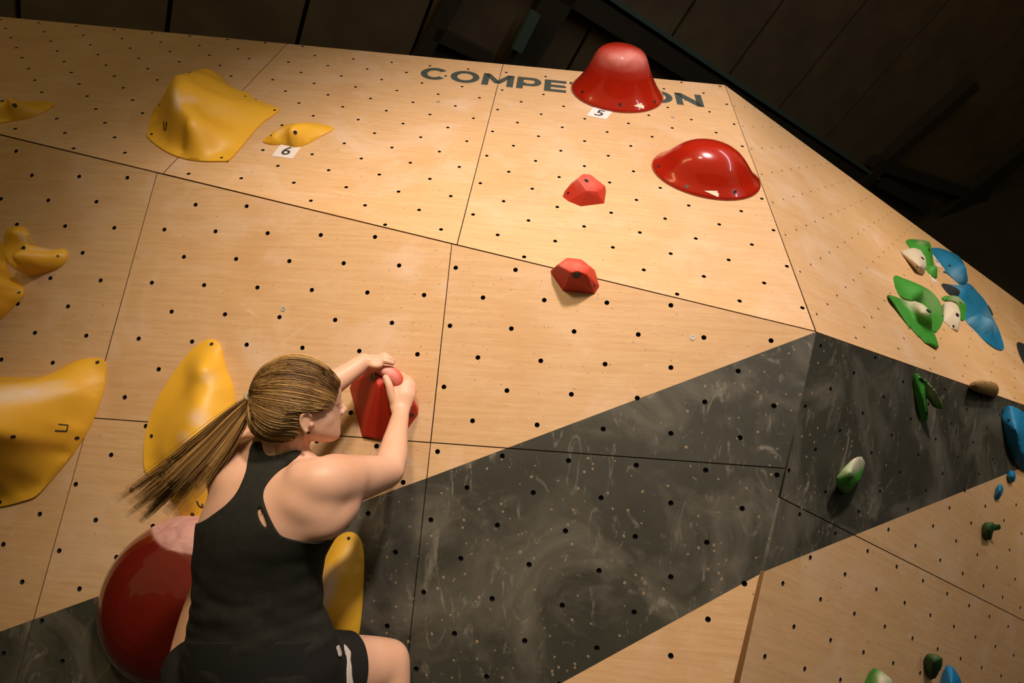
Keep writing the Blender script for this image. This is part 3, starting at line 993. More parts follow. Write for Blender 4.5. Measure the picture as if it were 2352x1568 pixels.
y_low = field_hold('climbing_hold', PA,
    [(768, 1240), (785, 1226), (802, 1221), (820, 1228), (832, 1250), (836, 1290), (834, 1350), (830, 1410), (822, 1465), (805, 1490), (760, 1490), (715, 1475), (700, 1420), (690, 1350), (715, 1300), (745, 1265)],
    [(800, 1250, 0.02), (780, 1290, 0.055), (750, 1330, 0.075), (735, 1380, 0.075), (800, 1310, 0.045), (790, 1370, 0.045), (815, 1300, 0.022), (810, 1400, 0.03), (745, 1440, 0.05), (780, 1450, 0.04), (760, 1400, 0.06), (720, 1420, 0.06)],
    M_YEL, rim=0.007, step=0.010, chalk=[(745, 1360, 22, 55, 0.35, 0.95)])
hold(y_low, 'narrow yellow hold showing between the climber\'s side and her raised thigh', G_Y)
bolt(y_low, 801, 1236, 0.004, 'screw')
decal(y_low, [stroke((731, 1416), (754, 1415), 3.6), stroke((756, 1420), (748, 1433), 3.8), stroke((728, 1433), (745, 1432), 3.6)], M_INK, 'maker_mark')

# ------------------------------------------------------------------ red holds
def ell(P, cx, cy, rx_m, ry_m, rot=0.0):
    a, b = P.uv(cx, cy); return a, b, rx_m, ry_m, rot
bl, br, bb = PB.uv(1313, 200), PB.uv(1525, 226), PB.uv(1432, 260)
rw = math.dist(bl, br) / 2
cR1 = (bb[0] - 0.022, bb[1] + rw * 0.93)
prof = [(1.0, 0.0006), (1.005, 0.007), (0.985, 0.014), (0.93, 0.027), (0.85, 0.050), (0.77, 0.080), (0.70, 0.112), (0.64, 0.145), (0.595, 0.170), (0.55, 0.187), (0.48, 0.200), (0.38, 0.209), (0.22, 0.215), (0.07, 0.217)]
r_cone = loft_hold('climbing_hold', PB, [(cR1[0] - 0.10 * w, cR1[1] - 0.10 * w, rw * k * (1 - 0.55 * w), rw * 0.93 * k * (1 - 0.55 * w), 0, w) for k, w in prof], M_REDGLOSS,
    chalk=[(1435, 138, 66, 25, 0.1, 0.8), (1458, 133, 34, 18, 0.3, 1.0)])
hold(r_cone, 'glossy red truncated cone volume covering the stencilled word', G_R)
for x, y in [(1337, 211), (1424, 240), (1504, 234)]: bolt(r_cone, x, y, 0.006, 'screw')
decal(r_cone, [[(1455, 243), (1474, 236), (1475, 241), (1479, 242), (1479, 250)]], M_ARROW, 'arrow_sticker', 'cream triangular sticker')

el, er, eb_ = PB.uv(1494, 372), PB.uv(1743, 425), PB.uv(1645, 462)
rw2 = math.dist(el, er) / 2
cR2 = ((el[0] + er[0]) / 2 + 0.005, (el[1] + er[1]) / 2 - 0.006)
rot2 = math.atan2(er[1] - el[1], er[0] - el[0])
prof = [(1.0, 0.0006), (1.0, 0.006), (0.97, 0.013), (0.90, 0.022), (0.81, 0.040), (0.72, 0.063), (0.62, 0.086), (0.51, 0.106), (0.39, 0.120), (0.26, 0.129), (0.13, 0.133), (0.04, 0.134)]
r_dome = loft_hold('climbing_hold', PB, [(cR2[0] - 0.10 * w, cR2[1] - 0.05 * w, rw2 * k, rw2 * 0.80 * k, rot2, w) for k, w in prof], M_REDGLOSS,
    chalk=[(1530, 338, 34, 12, -0.4, 0.9)])
hold(r_dome, 'glossy red low dome volume near the corner edge', G_R)
for x, y in [(1513, 381), (1578, 428), (1688, 441)]: bolt(r_dome, x, y, 0.006, 'screw')
decal(r_dome, [[(1617, 438), (1648, 438), (1648, 443), (1651, 444), (1650, 453)]], M_ARROW, 'arrow_sticker', 'cream triangular sticker')

r_cut1 = facet_hold('climbing_hold', PB,
    [(1292, 452, 0), (1296, 440, 0), (1312, 420, 0), (1335, 412, 0), (1370, 415, 0), (1392, 440, 0), (1388, 467, 0), (1334, 474, 0), (1305, 462, 0),
     (1327, 409, 0.07), (1340, 399, 0.065), (1356, 400, 0.06), (1347, 437, 0.055), (1371, 439, 0.045), (1391, 428, 0.03), (1310, 425, 0.04)],
    M_RED, 0.003, chalk=[(1320, 412, 14, 7, -0.5, 0.7), (1355, 415, 30, 25, 0, 0.35)])
hold(r_cut1, 'small faceted bright red hold below the cone volume', G_R)
bolt(r_cut1, 1347, 415, 0.007); bolt(r_cut1, 1305, 443, 0.0035, 'screw')

r_cut2 = facet_hold('climbing_hold', PA,
    [(1264, 622, 0), (1275, 612, 0), (1310, 600, 0), (1345, 603, 0), (1366, 620, 0), (1377, 656, 0), (1365, 676, 0), (1293, 668, 0), (1267, 630, 0),
     (1280, 608, 0.05), (1303, 591, 0.045), (1335, 595, 0.045), (1312, 626, 0.085), (1347, 629, 0.08), (1326, 620, 0.09), (1356, 612, 0.04)],
    M_RED, 0.003, chalk=[(1310, 608, 40, 14, 0.1, 0.55)])
hold(r_cut2, 'small faceted dark red hold sitting across the horizontal joint', G_R)
bolt(r_cut2, 1324, 632, 0.010); bolt(r_cut2, 1365, 656, 0.0035, 'screw')

# the hold gripped by the climber: cut body plus the pinch lobe on top
r_grip = facet_hold('climbing_hold', PA,
    [(803, 890, 0), (815, 865, 0), (845, 846, 0), (885, 848, 0), (935, 880, 0), (961, 938, 0), (960, 952, 0), (935, 987, 0), (883, 1012, 0), (832, 1003, 0),
     (812, 872, 0.03), (840, 843, 0.045), (864, 838, 0.05), (862, 862, 0.105), (866, 884, 0.105), (836, 1001, 0.012), (880, 1010, 0.012), (918, 880, 0.085), (934, 930, 0.06), (955, 930, 0.03)],
    M_RED, 0.003, chalk=[(862, 850, 22, 16, 0, 0.2)])
hold(r_grip, 'large red cut-stone hold gripped by both of the climber\'s hands', G_R)
bolt(r_grip, 857, 866, 0.011); bolt(r_grip, 946, 953, 0.006)
# lobe
def lobe(o, P, pts, rads, mat, chalk):
    path = [P.hit(x, y, w) for x, y, w in pts]
    verts, faces = [], []
    n = 18
    cc = [V(p) for p in catmull([tuple(p) for p in path], 16, False)]
    rr = np.interp(np.linspace(0, 1, len(cc)), np.linspace(0, 1, len(rads)), rads)
    for i, c in enumerate(cc):
        t = (cc[min(i + 1, len(cc) - 1)] - cc[max(i - 1, 0)]).normalized()
        a = P.n.cross(t).normalized(); b = t.cross(a)
        for k in range(n):
            th = k * math.tau / n
            verts.append(c + (a * math.cos(th) + b * math.sin(th)) * rr[i] - o.location)
    for i in range(len(cc) - 1):
        for k in range(n): faces.append((i * n + k, i * n + (k + 1) % n, (i + 1) * n + (k + 1) % n, (i + 1) * n + k))
    faces.append(tuple(range(n - 1, -1, -1))); faces.append(tuple(range((len(cc) - 1) * n, len(cc) * n)))
    me = mesh_py('pinch_lobe', verts, faces)
    me.transform(Matrix.Translation(o.location)); set_chalk(me, P, chalk); me.transform(Matrix.Translation(-o.location))
    shade(me)
    b = link_mesh('pinch_lobe', me, mat); b.parent = o
    b['label'] = 'chalky pink rounded pinch on top of the red hold'
    return b
lobe(r_grip, PA, [(864, 848, 0.085), (877, 851, 0.098), (896, 856, 0.098), (908, 868, 0.095), (914, 880, 0.088), (915, 888, 0.08)], [0.008, 0.016, 0.021, 0.0225, 0.020, 0.008], M_LOBE, [(885, 850, 24, 14, 0.3, 0.95), (905, 868, 14, 18, 0, 0.4)])

# big dark dome under the ponytail
uvc = PA.uv(426, 1380)
prof = [(1.0, 0.0006), (1.01, 0.012), (0.985, 0.04), (0.94, 0.08), (0.875, 0.12), (0.79, 0.155), (0.68, 0.185), (0.55, 0.208), (0.41, 0.224), (0.27, 0.233), (0.13, 0.237), (0.04, 0.238)]
RD = 0.248
_k = np.interp(np.linspace(0, len(prof) - 1, 64), np.arange(len(prof)), [p[0] for p in prof])
_w = np.interp(np.linspace(0, len(prof) - 1, 64), np.arange(len(prof)), [p[1] for p in prof])
r_big = loft_hold('climbing_hold', PA, [(uvc[0], uvc[1] + 0.10 * float(w), RD * float(k), RD * 0.98 * float(k), 0, float(w) * (0.62 if w > 0.001 else 1)) for k, w in zip(_k, _w)], M_REDDARK, n=180)
tag(r_big, 'large dark red glossy dome volume at the lower left beside the climber', 'climbing hold', G_R)
# matte chalk-whitened grip area on its upper right shoulder
pad_px = [(347, 1150), (346, 1195), (349, 1220), (360, 1242), (378, 1257), (405, 1266), (440, 1272), (475, 1276), (520, 1270), (560, 1200), (500, 1120)]
_ol = [tuple(p) for p in catmull(pad_px, 60)]
_co = np.array([tuple(v.co + r_big.location) for v in r_big.data.vertices])
_q = to_px(_co)
_d = seg_dist(_ol, _q) * np.where(pip(_ol, _q), 1, -1)
r_big.data.attributes['chalk'].data.foreach_set('value', np.clip(_d / 5 + 0.5, 0, 1.0))

# ------------------------------------------------------------------ number tags
def number_tag(P, corners, digit, label, lift=0.001):
    pts = [P.loc(P.hit(x, y, lift)) for x, y in corners]
    c = sum(pts, V()) / 4
    vs = [(p.x - c.x, p.y - c.y, 0.0012) for p in pts] + [(p.x - c.x, p.y - c.y, 0.0002) for p in pts]
    fs = [(0, 1, 2, 3), (7, 6, 5, 4)] + [(i, i + 4, (i + 1) % 4 + 4, (i + 1) % 4) for i in range(4)]
    me = mesh_py('number_tag', vs, fs)
    bm = bmesh.new(); bm.from_mesh(me); bmesh.ops.recalc_face_normals(bm, faces=bm.faces[:]); bm.to_mesh(me); bm.free()
    o = link_mesh('number_tag', me, M_TAG)
    o.matrix_world = P.M @ Matrix.Translation((c.x, c.y, 0))
    tag(o, label, 'number tag', 'route number tags')
    if digit is None:
        TL, TR, BR, BL = [V((p.x - c.x, p.y - c.y)) for p in pts]
        vs, fs = [], []
        for a0_, a1_, b0_, b1_ in ((0.28, 0.40, 0.30, 0.62), (0.55, 0.70, 0.35, 0.50)):
            k0 = len(vs)
            for a, b in ((a0_, b0_), (a1_, b0_), (a1_, b1_), (a0_, b1_)):
                q = (BL * (1 - a) + BR * a) * (1 - b) + (TL * (1 - a) + TR * a) * b
                vs.append((q.x, q.y, 0.0016))
            fs.append(tuple(range(k0, k0 + 4)))
        d = link_mesh('ink_mark', mesh_py('ink_mark', vs, fs), M_INK); d.parent = o; tag(d, kind='stuff')
        return o
    dm = text_mesh(digit, 1.0, 0.012)
    xs = [v.co.x for v in dm.vertices]; ys = [v.co.y for v in dm.vertices]
    # fit into the card: corners order TL, TR, BR, BL
    TL, TR, BR, BL = [V((p.x - c.x, p.y - c.y)) for p in pts]
    for v in dm.vertices:
        a = 0.5 + ((v.co.x - min(xs)) / (max(xs) - min(xs)) - 0.5) * 0.40
        b = 0.5 + ((v.co.y - min(ys)) / (max(ys) - min(ys)) - 0.5) * 0.62
        q = (BL * (1 - a) + BR * a) * (1 - b) + (TL * (1 - a) + TR * a) * b
        v.co = (q.x, q.y, 0.0016)
    d = link_mesh('digit', dm, M_INK); d.parent = o
    d['label'] = 'black digit ' + digit
    return o
number_tag(PB, [(646, 330), (694, 334), (672, 364), (624, 358)], '6', 'white card tag with the number 6 under a small yellow hold')
number_tag(PB, [(1363, 246), (1409, 254), (1392, 274), (1347, 265)], '5', 'white card tag with the number 5 under the red cone')

# ------------------------------------------------------------------ holds on the right-hand faces
g_back = field_hold('climbing_hold', PC, [(2082, 552), (2110, 551), (2132, 556), (2140, 575), (2142, 600), (2151, 638), (2135, 628), (2115, 600), (2095, 575)],
    [(2108, 556, 0.03), (2128, 566, 0.05), (2134, 590, 0.05), (2141, 612, 0.03)], M_GREEN, 0.006, 0.012, chalk=[(2118, 556, 12, 6, 0, 0.4)])
hold(g_back, 'small green crescent hold behind the topmost white hold on the right face', G_G)
bolt(g_back, 2134, 574, 0.007)
w_top = blob_hold('climbing_hold', PC, [[(2066, 577, 0), (2080, 574, 0), (2100, 590, 0), (2112, 612, 0), (2120, 634, 0), (2106, 627, 0), (2088, 604, 0), (2076, 590, 0),
    (2084, 571, 0.03), (2100, 568, 0.05), (2116, 574, 0.06), (2127, 592, 0.06), (2129, 612, 0.045), (2124, 628, 0.015), (2110, 590, 0.05), (2112, 612, 0.04)]], M_WHITE)
hold(w_top, 'off-white rounded hold, topmost on the right face', G_G)
bolt(w_top, 2119, 593, 0.008); bolt(w_top, 2107, 613, 0.005, 'screw')
b_top = field_hold('climbing_hold', PC, [(2138, 572), (2160, 571), (2190, 582), (2207, 595), (2216, 615), (2222, 645), (2210, 655), (2190, 640), (2176, 628), (2166, 624), (2172, 618), (2155, 598)],
    [(2170, 578, 0.03), (2196, 592, 0.05), (2205, 610, 0.06), (2200, 632, 0.055), (2180, 605, 0.035), (2212, 640, 0.03)], M_BLUE, 0.006, 0.016, chalk=[(2195, 635, 20, 14, 0.3, 0.5)])
hold(b_top, 'blue flag-shaped hold, upper of the joined pair near the top edge', G_B)
bolt(b_top, 2181, 610, 0.006, 'screw')
b_long = field_hold('climbing_hold', PC, [(2176, 655), (2200, 655), (2225, 652), (2245, 672), (2262, 692), (2275, 720), (2292, 755), (2302, 785), (2304, 802), (2290, 802), (2265, 785), (2240, 758), (2218, 735), (2214, 705), (2195, 680)],
    [(2215, 665, 0.04), (2238, 685, 0.065), (2252, 715, 0.07), (2268, 745, 0.055), (2285, 775, 0.03), (2235, 720, 0.05), (2250, 755, 0.03)], M_BLUE, 0.006, 0.018, chalk=[(2275, 735, 16, 26, -0.4, 0.45), (2225, 740, 14, 16, 0, 0.35), (2190, 650, 26, 10, 0.3, 0.4)])
hold(b_long, 'long blue tapering hold, lower of the joined pair near the top edge', G_B)
bolt(b_long, 2232, 662, 0.006, 'screw')
n_under = field_hold('climbing_hold', PC, [(2163, 653), (2180, 654), (2205, 666), (2226, 688), (2205, 683), (2180, 675)],
    [(2190, 664, 0.02), (2205, 673, 0.022)], M_NAVY, 0.005, 0.014)
hold(n_under, 'thin slate-black fin hold tucked under the long blue one', G_B)
n_side = field_hold('climbing_hold', PC, [(2262, 697), (2272, 705), (2280, 724), (2270, 722), (2264, 712)], [(2270, 712, 0.02)], M_NAVY, 0.005, 0.02)
hold(n_side, 'small slate-black wedge on the far side of the long blue hold', G_B)
g_mid = field_hold('climbing_hold', PC, [(2054, 634), (2075, 640), (2105, 652), (2135, 668), (2155, 690), (2165, 715), (2164, 740), (2150, 762), (2143, 755), (2138, 720), (2115, 700), (2090, 690), (2070, 682), (2058, 660)],
    [(2085, 655, 0.025), (2120, 672, 0.045), (2145, 690, 0.075), (2158, 712, 0.085), (2155, 735, 0.06), (2105, 685, 0.02), (2130, 705, 0.035)], M_GREEN, 0.006, 0.014, chalk=[(2140, 690, 18, 30, -0.6, 0.25)])
hold(g_mid, 'green winged hold behind the larger green one on the right face', G_G)
bolt(g_mid, 2165, 725, 0.006, 'screw')
g_front = blob_hold('climbing_hold', PC, [
    [(2033, 674, 0), (2060, 715, 0), (2090, 757, 0), (2120, 788, 0), (2150, 803, 0), (2157, 799, 0), (2040, 675, 0.022), (2088, 691, 0.03), (2112, 706, 0.035), (2146, 762, 0.03), (2158, 797, 0.02)],
    [(2075, 700, 0), (2095, 745, 0), (2125, 775, 0), (2085, 689, 0.03), (2106, 689, 0.06), (2126, 698, 0.08), (2140, 718, 0.085), (2144, 742, 0.06), (2115, 715, 0.065), (2128, 740, 0.05), (2142, 765, 0.02)]], M_GREEN, 0.007, 14,
    chalk=[(2108, 702, 34, 15, 0.5, 1.1)])
hold(g_front, 'green manta-shaped hold with a chalked white hump on the right face', G_G)
bolt(g_front, 2133, 714, 0.008)
w_low = blob_hold('climbing_hold', PC, [[(2160, 705, 0), (2168, 700, 0), (2190, 725, 0), (2200, 765, 0), (2186, 757, 0), (2166, 738, 0),
    (2170, 694, 0.03), (2184, 691, 0.045), (2198, 698, 0.055), (2207, 716, 0.055), (2207, 735, 0.04), (2202, 755, 0.015), (2190, 712, 0.045)]], M_WHITE)
hold(w_low, 'off-white rounded hold, lower of the two on the right face', G_G)
bolt(w_low, 2199, 723, 0.008); bolt(w_low, 2190, 749, 0.005, 'screw')
g_small = field_hold('climbing_hold', PC, [(2165, 682), (2185, 679), (2205, 683), (2215, 694), (2218, 712), (2216, 733), (2205, 732), (2204, 705), (2190, 692), (2168, 690)],
    [(2190, 681, 0.04), (2207, 688, 0.06), (2214, 705, 0.05), (2211, 722, 0.025)], M_GREEN, 0.006, 0.013, chalk=[(2198, 686, 20, 10, 0.2, 0.6)])
hold(g_small, 'small pale green hold behind the lower white hold', G_G)
bolt(g_small, 2206, 695, 0.007)
n_edge = field_hold('climbing_hold', PC, [(2336, 790), (2346, 788), (2380, 810), (2385, 850), (2362, 845), (2345, 820)], [(2360, 812, 0.05)], M_NAVY, 0.006, 0.025)
hold(n_edge, 'slate-black hold cut off by the right edge of the photo', G_B)
number_tag(PC, [(2142, 583), (2150, 588), (2165, 615), (2152, 611)], None, 'white card tag between the green crescent and the blue hold')
number_tag(PC, [(2127, 614), (2136, 624), (2155, 651), (2143, 645)], None, 'white card tag hanging under the green crescent hold')

tan = blob_hold('climbing_hold', PC, [[(2222, 890, 0), (2245, 903, 0), (2285, 916, 0), (2294, 905, 0), (2290, 893, 0), (2226, 880, 0), (2238, 874, 0.05), (2262, 870, 0.06), (2288, 876, 0.06), (2296, 890, 0.05), (2292, 902, 0.03), (2230, 888, 0.03)]], M_TAN, 0.008)
hold(tan, 'blurry tan wooden hold straddling the edge above the black paint', G_G)
g_claw = blob_hold('climbing_hold', PD, [
    [(2093, 862, 0), (2099, 905, 0), (2107, 945, 0), (2115, 971, 0), (2098, 853, 0.01), (2110, 855, 0.025), (2124, 880, 0.04), (2119, 910, 0.035), (2134, 955, 0.025), (2130, 970, 0.015), (2124, 930, 0.032)],
    [(2108, 866, 0.015), (2112, 866, 0.03), (2128, 871, 0.05), (2153, 901, 0.075), (2166, 925, 0.075), (2168, 941, 0.065), (2156, 939, 0.055), (2138, 915, 0.045), (2116, 895, 0.015), (2112, 870, 0.004), (2128, 908, 0.025), (2143, 936, 0.035)]], M_GREEN, 0.004, 7, chalk=[(2146, 905, 12, 26, -0.6, 0.8)])
hold(g_claw, 'green claw-shaped hold on the black painted band', G_G)
bolt(g_claw, 2116, 872, 0.006, 'screw'); bolt(g_claw, 2128, 949, 0.004, 'screw')
g_egg = blob_hold('climbing_hold', PD, [[(1924, 1108, 0), (1940, 1088, 0), (1958, 1070, 0), (1972, 1062, 0), (1978, 1075, 0), (1972, 1100, 0), (1955, 1128, 0), (1940, 1138, 0), (1926, 1128, 0),
    (1918, 1098, 0.045), (1934, 1076, 0.06), (1955, 1055, 0.065), (1970, 1045, 0.06), (1982, 1046, 0.045), (1988, 1060, 0.03), (1984, 1082, 0.03), (1974, 1105, 0.045), (1950, 1118, 0.06), (1930, 1118, 0.05), (1955, 1085, 0.085)]], M_GREEN, 0.005,
    chalk=[(1966, 1062, 34, 18, -0.75, 1.15), (1940, 1080, 22, 9, -0.75, 0.6)])
hold(g_egg, 'egg-shaped green hold with a chalk-white top on the black band', G_G)
bolt(g_egg, 1955, 1097, 0.006)
b_big = blob_hold('climbing_hold', PD, [[(2298, 960, 0), (2304, 933, 0), (2311, 1020, 0), (2329, 1068, 0), (2350, 1087, 0), (2395, 1087, 0.02), (2320, 927, 0.03), (2345, 939, 0.05), (2395, 975, 0.07), (2410, 1040, 0.07), (2335, 990, 0.06), (2345, 1040, 0.05), (2318, 960, 0.03)]], M_BLUE, 0.007, 10)
hold(b_big, 'blue rounded hold on the black band, cut off by the right edge', G_B)
bolt(b_big, 2316, 965, 0.005, 'screw')
b_p1 = blob_hold('climbing_hold', PD, [[(2311, 1092, 0), (2315, 1081, 0), (2315, 1105, 0), (2322, 1078, 0.012), (2332, 1083, 0.02), (2334, 1096, 0.02), (2331, 1107, 0.012), (2322, 1110, 0.005), (2325, 1094, 0.027)]], M_BLUE, 0.0035, 4)
hold(b_p1, 'small blue pebble hold, upper of two below the black band', G_B)
b_p2 = blob_hold('climbing_hold', PD, [[(2283, 1140, 0), (2287, 1121, 0), (2285, 1149, 0), (2293, 1111, 0.012), (2303, 1112, 0.02), (2306, 1124, 0.02), (2301, 1139, 0.015), (2292, 1149, 0.006), (2296, 1128, 0.027)]], M_BLUE, 0.0035, 4)
hold(b_p2, 'small blue pebble hold, lower of two below the black band', G_B)
g_hook = blob_hold('climbing_hold', PD, [[(2255, 1206, 0), (2255, 1228, 0), (2264, 1242, 0), (2262, 1198, 0.01), (2283, 1197, 0.03), (2282, 1218, 0.03), (2278, 1240, 0.015), (2270, 1215, 0.04)],
    [(2272, 1198, 0.02), (2301, 1203, 0.045), (2303, 1213, 0.04), (2290, 1222, 0.03), (2272, 1219, 0.02)]], M_DKGREEN, 0.004, 5, chalk=[(2280, 1201, 20, 6, 0.1, 0.6)])
hold(g_hook, 'dark green hooked hold below the two blue pebbles', G_G)
g_bot = blob_hold('climbing_hold', PD, [[(1981, 1575, 0), (1995, 1543, 0), (2006, 1531, 0.01), (2025, 1539, 0.04), (2050, 1560, 0.06), (2066, 1590, 0.06), (2040, 1622, 0.03), (1985, 1617, 0), (2020, 1575, 0.07)]], M_GREEN, 0.005, 6, chalk=[(2034, 1562, 24, 24, 0.5, 1.1)])
hold(g_bot, 'green and chalk-white hold at the bottom edge', G_G)
g_bowl = blob_hold('climbing_hold', PD, [[(2120, 1510, 0), (2125, 1545, 0), (2135, 1565, 0), (2128, 1499, 0.015), (2148, 1500, 0.04), (2167, 1510, 0.055), (2166, 1530, 0.045), (2152, 1557, 0.02), (2145, 1520, 0.05)]], M_DKGREEN, 0.004, 5, chalk=[(2146, 1506, 22, 6, 0.2, 0.7)])
hold(g_bowl, 'dark green bowl-shaped hold at the bottom right', G_G)
b_bot = blob_hold('climbing_hold', PD, [[(2156, 1580, 0), (2163, 1546, 0), (2172, 1524, 0.01), (2189, 1528, 0.03), (2207, 1555, 0.045), (2217, 1590, 0.05), (2200, 1622, 0.03), (2158, 1622, 0), (2185, 1570, 0.05)]], M_BLUE, 0.005, 6)
hold(b_bot, 'blue hold at the bottom edge beside the dark green bowl', G_B)
# ------------------------------------------------------------------ the climber
def add_loft(bm, rings, n=20):
    """rings: (centre, axis1, axis2); closed with rounded ends"""
    base = len(bm.verts)
    vs = []
    for c, a, b in rings:
        vs.append([bm.verts.new(c + a * math.cos(k * math.tau / n) + b * math.sin(k * math.tau / n)) for k in range(n)])
    for i in range(len(vs) - 1):
        for k in range(n): bm.faces.new((vs[i][k], vs[i][(k + 1) % n], vs[i + 1][(k + 1) % n], vs[i + 1][k]))
    bm.faces.new(vs[0][::-1]); bm.faces.new(vs[-1])

def limb(bm, pts, radii, flat=1.0, side=None, n=18, smooth=6):
    """tapered limb through the joints; radii may be (r1, r2) pairs"""
    cc = [V(p) for p in catmull([tuple(p) for p in pts], smooth * (len(pts) - 1), False)]
    rad = np.array([(r, r * flat) if isinstance(r, (int, float)) else r for r in radii], float)
    t = np.linspace(0, 1, len(cc)); tk = np.linspace(0, 1, len(rad))
    r1 = np.interp(t, tk, rad[:, 0]); r2 = np.interp(t, tk, rad[:, 1])
    rings = []
    prev = side
    for i, c in enumerate(cc):
        d = (cc[min(i + 1, len(cc) - 1)] - cc[max(i - 1, 0)]).normalized()
        if prev is None: prev = d.orthogonal()
        a = (prev - d * prev.dot(d)).normalized(); b = d.cross(a); prev = a
        rings.append((c, a * r1[i], b * r2[i], d))
    out = []
    c, a, b, d = rings[0]
    for s in (0.92, 0.6, 0.25):
        f = math.cos(math.asin(s)) if s < 1 else 0
        out.append((c - d * a.length * s, a * math.sqrt(1 - s * s), b * math.sqrt(1 - s * s)))
    out += [(c, a, b) for c, a, b, d in rings]
    c, a, b, d = rings[-1]
    for s in (0.25, 0.6, 0.92):
        out.append((c + d * a.length * s, a * math.sqrt(1 - s * s), b * math.sqrt(1 - s * s)))
    add_loft(bm, out, n)

def blob(bm, c, ax, n=18, m=10):
    """ellipsoid with axis vectors ax (3)"""
    rings = []
    for i in range(1, m):
        t = -math.pi / 2 + math.pi * i / m
        rings.append((c + ax[2] * math.sin(t), ax[0] * math.cos(t), ax[1] * math.cos(t)))
    add_loft(bm, rings, n)

def camdir(x, y, z): return (RIGHT * x + DOWN * y + FWD * z)

body = bmesh.new()
# torso rings: (px left, px right, py, depth, half thickness)
def torso_ring(xl, xr, yl, yr, dl, dr, th, fwd=0.0):
    L, R = pc(xl, yl, dl), pc(xr, yr, dr)
    c = (L + R) / 2 + FWD * fwd; a = (R - L) / 2
    b = TAX.cross(a).normalized() * th
    return (c, a, b)
TAX = (pc(655, 1050, 1.19) - pc(575, 1500, 1.17)).normalized()
tr = [
    torso_ring(440, 720, 1640, 1650, 1.22, 1.20, 0.085),
    torso_ring(445, 770, 1580, 1590, 1.21, 1.19, 0.115),
    torso_ring(440, 775, 1520, 1525, 1.205, 1.185, 0.120),
    torso_ring(448, 752, 1460, 1462, 1.20, 1.18, 0.112),
    torso_ring(458, 728, 1395, 1395, 1.195, 1.175, 0.098),
    torso_ring(462, 728, 1340, 1338, 1.19, 1.17, 0.094),
    torso_ring(460, 738, 1285, 1282, 1.19, 1.165, 0.098),
    torso_ring(466, 770, 1235, 1228, 1.19, 1.16, 0.106),
    torso_ring(470, 795, 1190, 1178, 1.20, 1.16, 0.112),
    torso_ring(492, 800, 1135, 1122, 1.21, 1.17, 0.108),
    torso_ring(530, 770, 1085, 1078, 1.22, 1.18, 0.090),
    torso_ring(572, 712, 1055, 1062, 1.21, 1.19, 0.062),
    torso_ring(602, 695, 1030, 1038, 1.205, 1.19, 0.048),
]
add_loft(body, tr, 32)
# neck
limb(body, [pc(645, 1070, 1.20), pc(655, 1025, 1.195), pc(664, 985, 1.19), pc(672, 950, 1.185)], [0.056, 0.053, 0.051, 0.052])
# trapezius slopes
limb(body, [pc(672, 1035, 1.185), pc(708, 1084, 1.165), pc(752, 1096, 1.16)], [0.030, 0.038, 0.046])
limb(body, [pc(625, 1010, 1.20), pc(590, 1040, 1.21), pc(545, 1062, 1.22)], [0.030, 0.038, 0.042])
# shoulder blades, deltoid, back of the armpit
limb(body, [pc(650, 1115, 1.125), pc(690, 1140, 1.112), pc(735, 1165, 1.118)], [0.040, 0.052, 0.046], flat=0.7, side=camdir(1, 0, 0))
limb(body, [pc(700, 1105, 1.13), pc(745, 1108, 1.14), pc(790, 1104, 1.20)], [0.048, 0.058, 0.057])
limb(body, [pc(680, 1195, 1.13), pc(740, 1195, 1.135), pc(785, 1160, 1.18)], [0.045, 0.048, 0.044])
limb(body, [pc(560, 1075, 1.17), pc(535, 1110, 1.155), pc(515, 1150, 1.16)], [0.035, 0.042, 0.038], flat=0.8, side=camdir(1, 0, 0))
# right arm
R_SH, R_EL, R_WR = pc(765, 1105, 1.175), pc(888, 1085, 1.375), pc(920, 952, 1.545)
limb(body, [R_SH, pc(810, 1100, 1.25), pc(850, 1092, 1.315), R_EL], [0.062, 0.058, 0.052, 0.043])
limb(body, [R_EL, pc(901, 1050, 1.425), pc(908, 1010, 1.475), R_WR], [0.044, 0.044, 0.037, 0.0245], flat=1.0)
blob(body, pc(905, 1083, 1.38), (camdir(0.030, 0, 0), camdir(0, 0.034, 0), camdir(0, 0, 0.032)))
# left arm (upper arm and elbow behind the head)
L_SH, L_EL, L_WR = pc(545, 1060, 1.225), pc(690, 935, 1.425), pc(838, 829, 1.565)
limb(body, [L_SH, pc(590, 1020, 1.29), pc(645, 975, 1.365), L_EL], [0.052, 0.048, 0.044, 0.038])
limb(body, [L_EL, pc(735, 900, 1.47), pc(790, 863, 1.52), L_WR], [0.040, 0.041, 0.034, 0.0235])
blob(body, pc(522, 1090, 1.215), (camdir(0.043, 0, 0), camdir(0, 0.060, 0), camdir(0, 0, 0.055)))
# legs
R_HIP, R_KN = pc(665, 1560, 1.205), pc(893, 1520, 1.41)
limb(body, [R_HIP, pc(745, 1548, 1.28), pc(825, 1530, 1.36), R_KN], [0.100, 0.090, 0.074, 0.058])
limb(body, [R_KN, pc(893, 1590, 1.395), pc(872, 1680, 1.375), pc(845, 1800, 1.34), pc(830, 1880, 1.315)], [0.058, 0.056, 0.052, 0.036, 0.030])
limb(body, [pc(835, 1895, 1.305), pc(838, 1915, 1.335), pc(842, 1920, 1.36)], [0.032, 0.034, 0.026])
L_HIP, L_KN = pc(500, 1620, 1.18), pc(487, 1350, 1.39)
limb(body, [L_HIP, pc(478, 1530, 1.25), pc(474, 1445, 1.325), L_KN], [0.098, 0.088, 0.070, 0.052])
limb(body, [L_KN, pc(470, 1440, 1.375), pc(455, 1540, 1.345), pc(445, 1650, 1.315), pc(440, 1730, 1.29)], [0.052, 0.052, 0.049, 0.036, 0.030])
limb(body, [pc(438, 1745, 1.29), pc(436, 1758, 1.34), pc(435, 1764, 1.40)], [0.032, 0.033, 0.026])

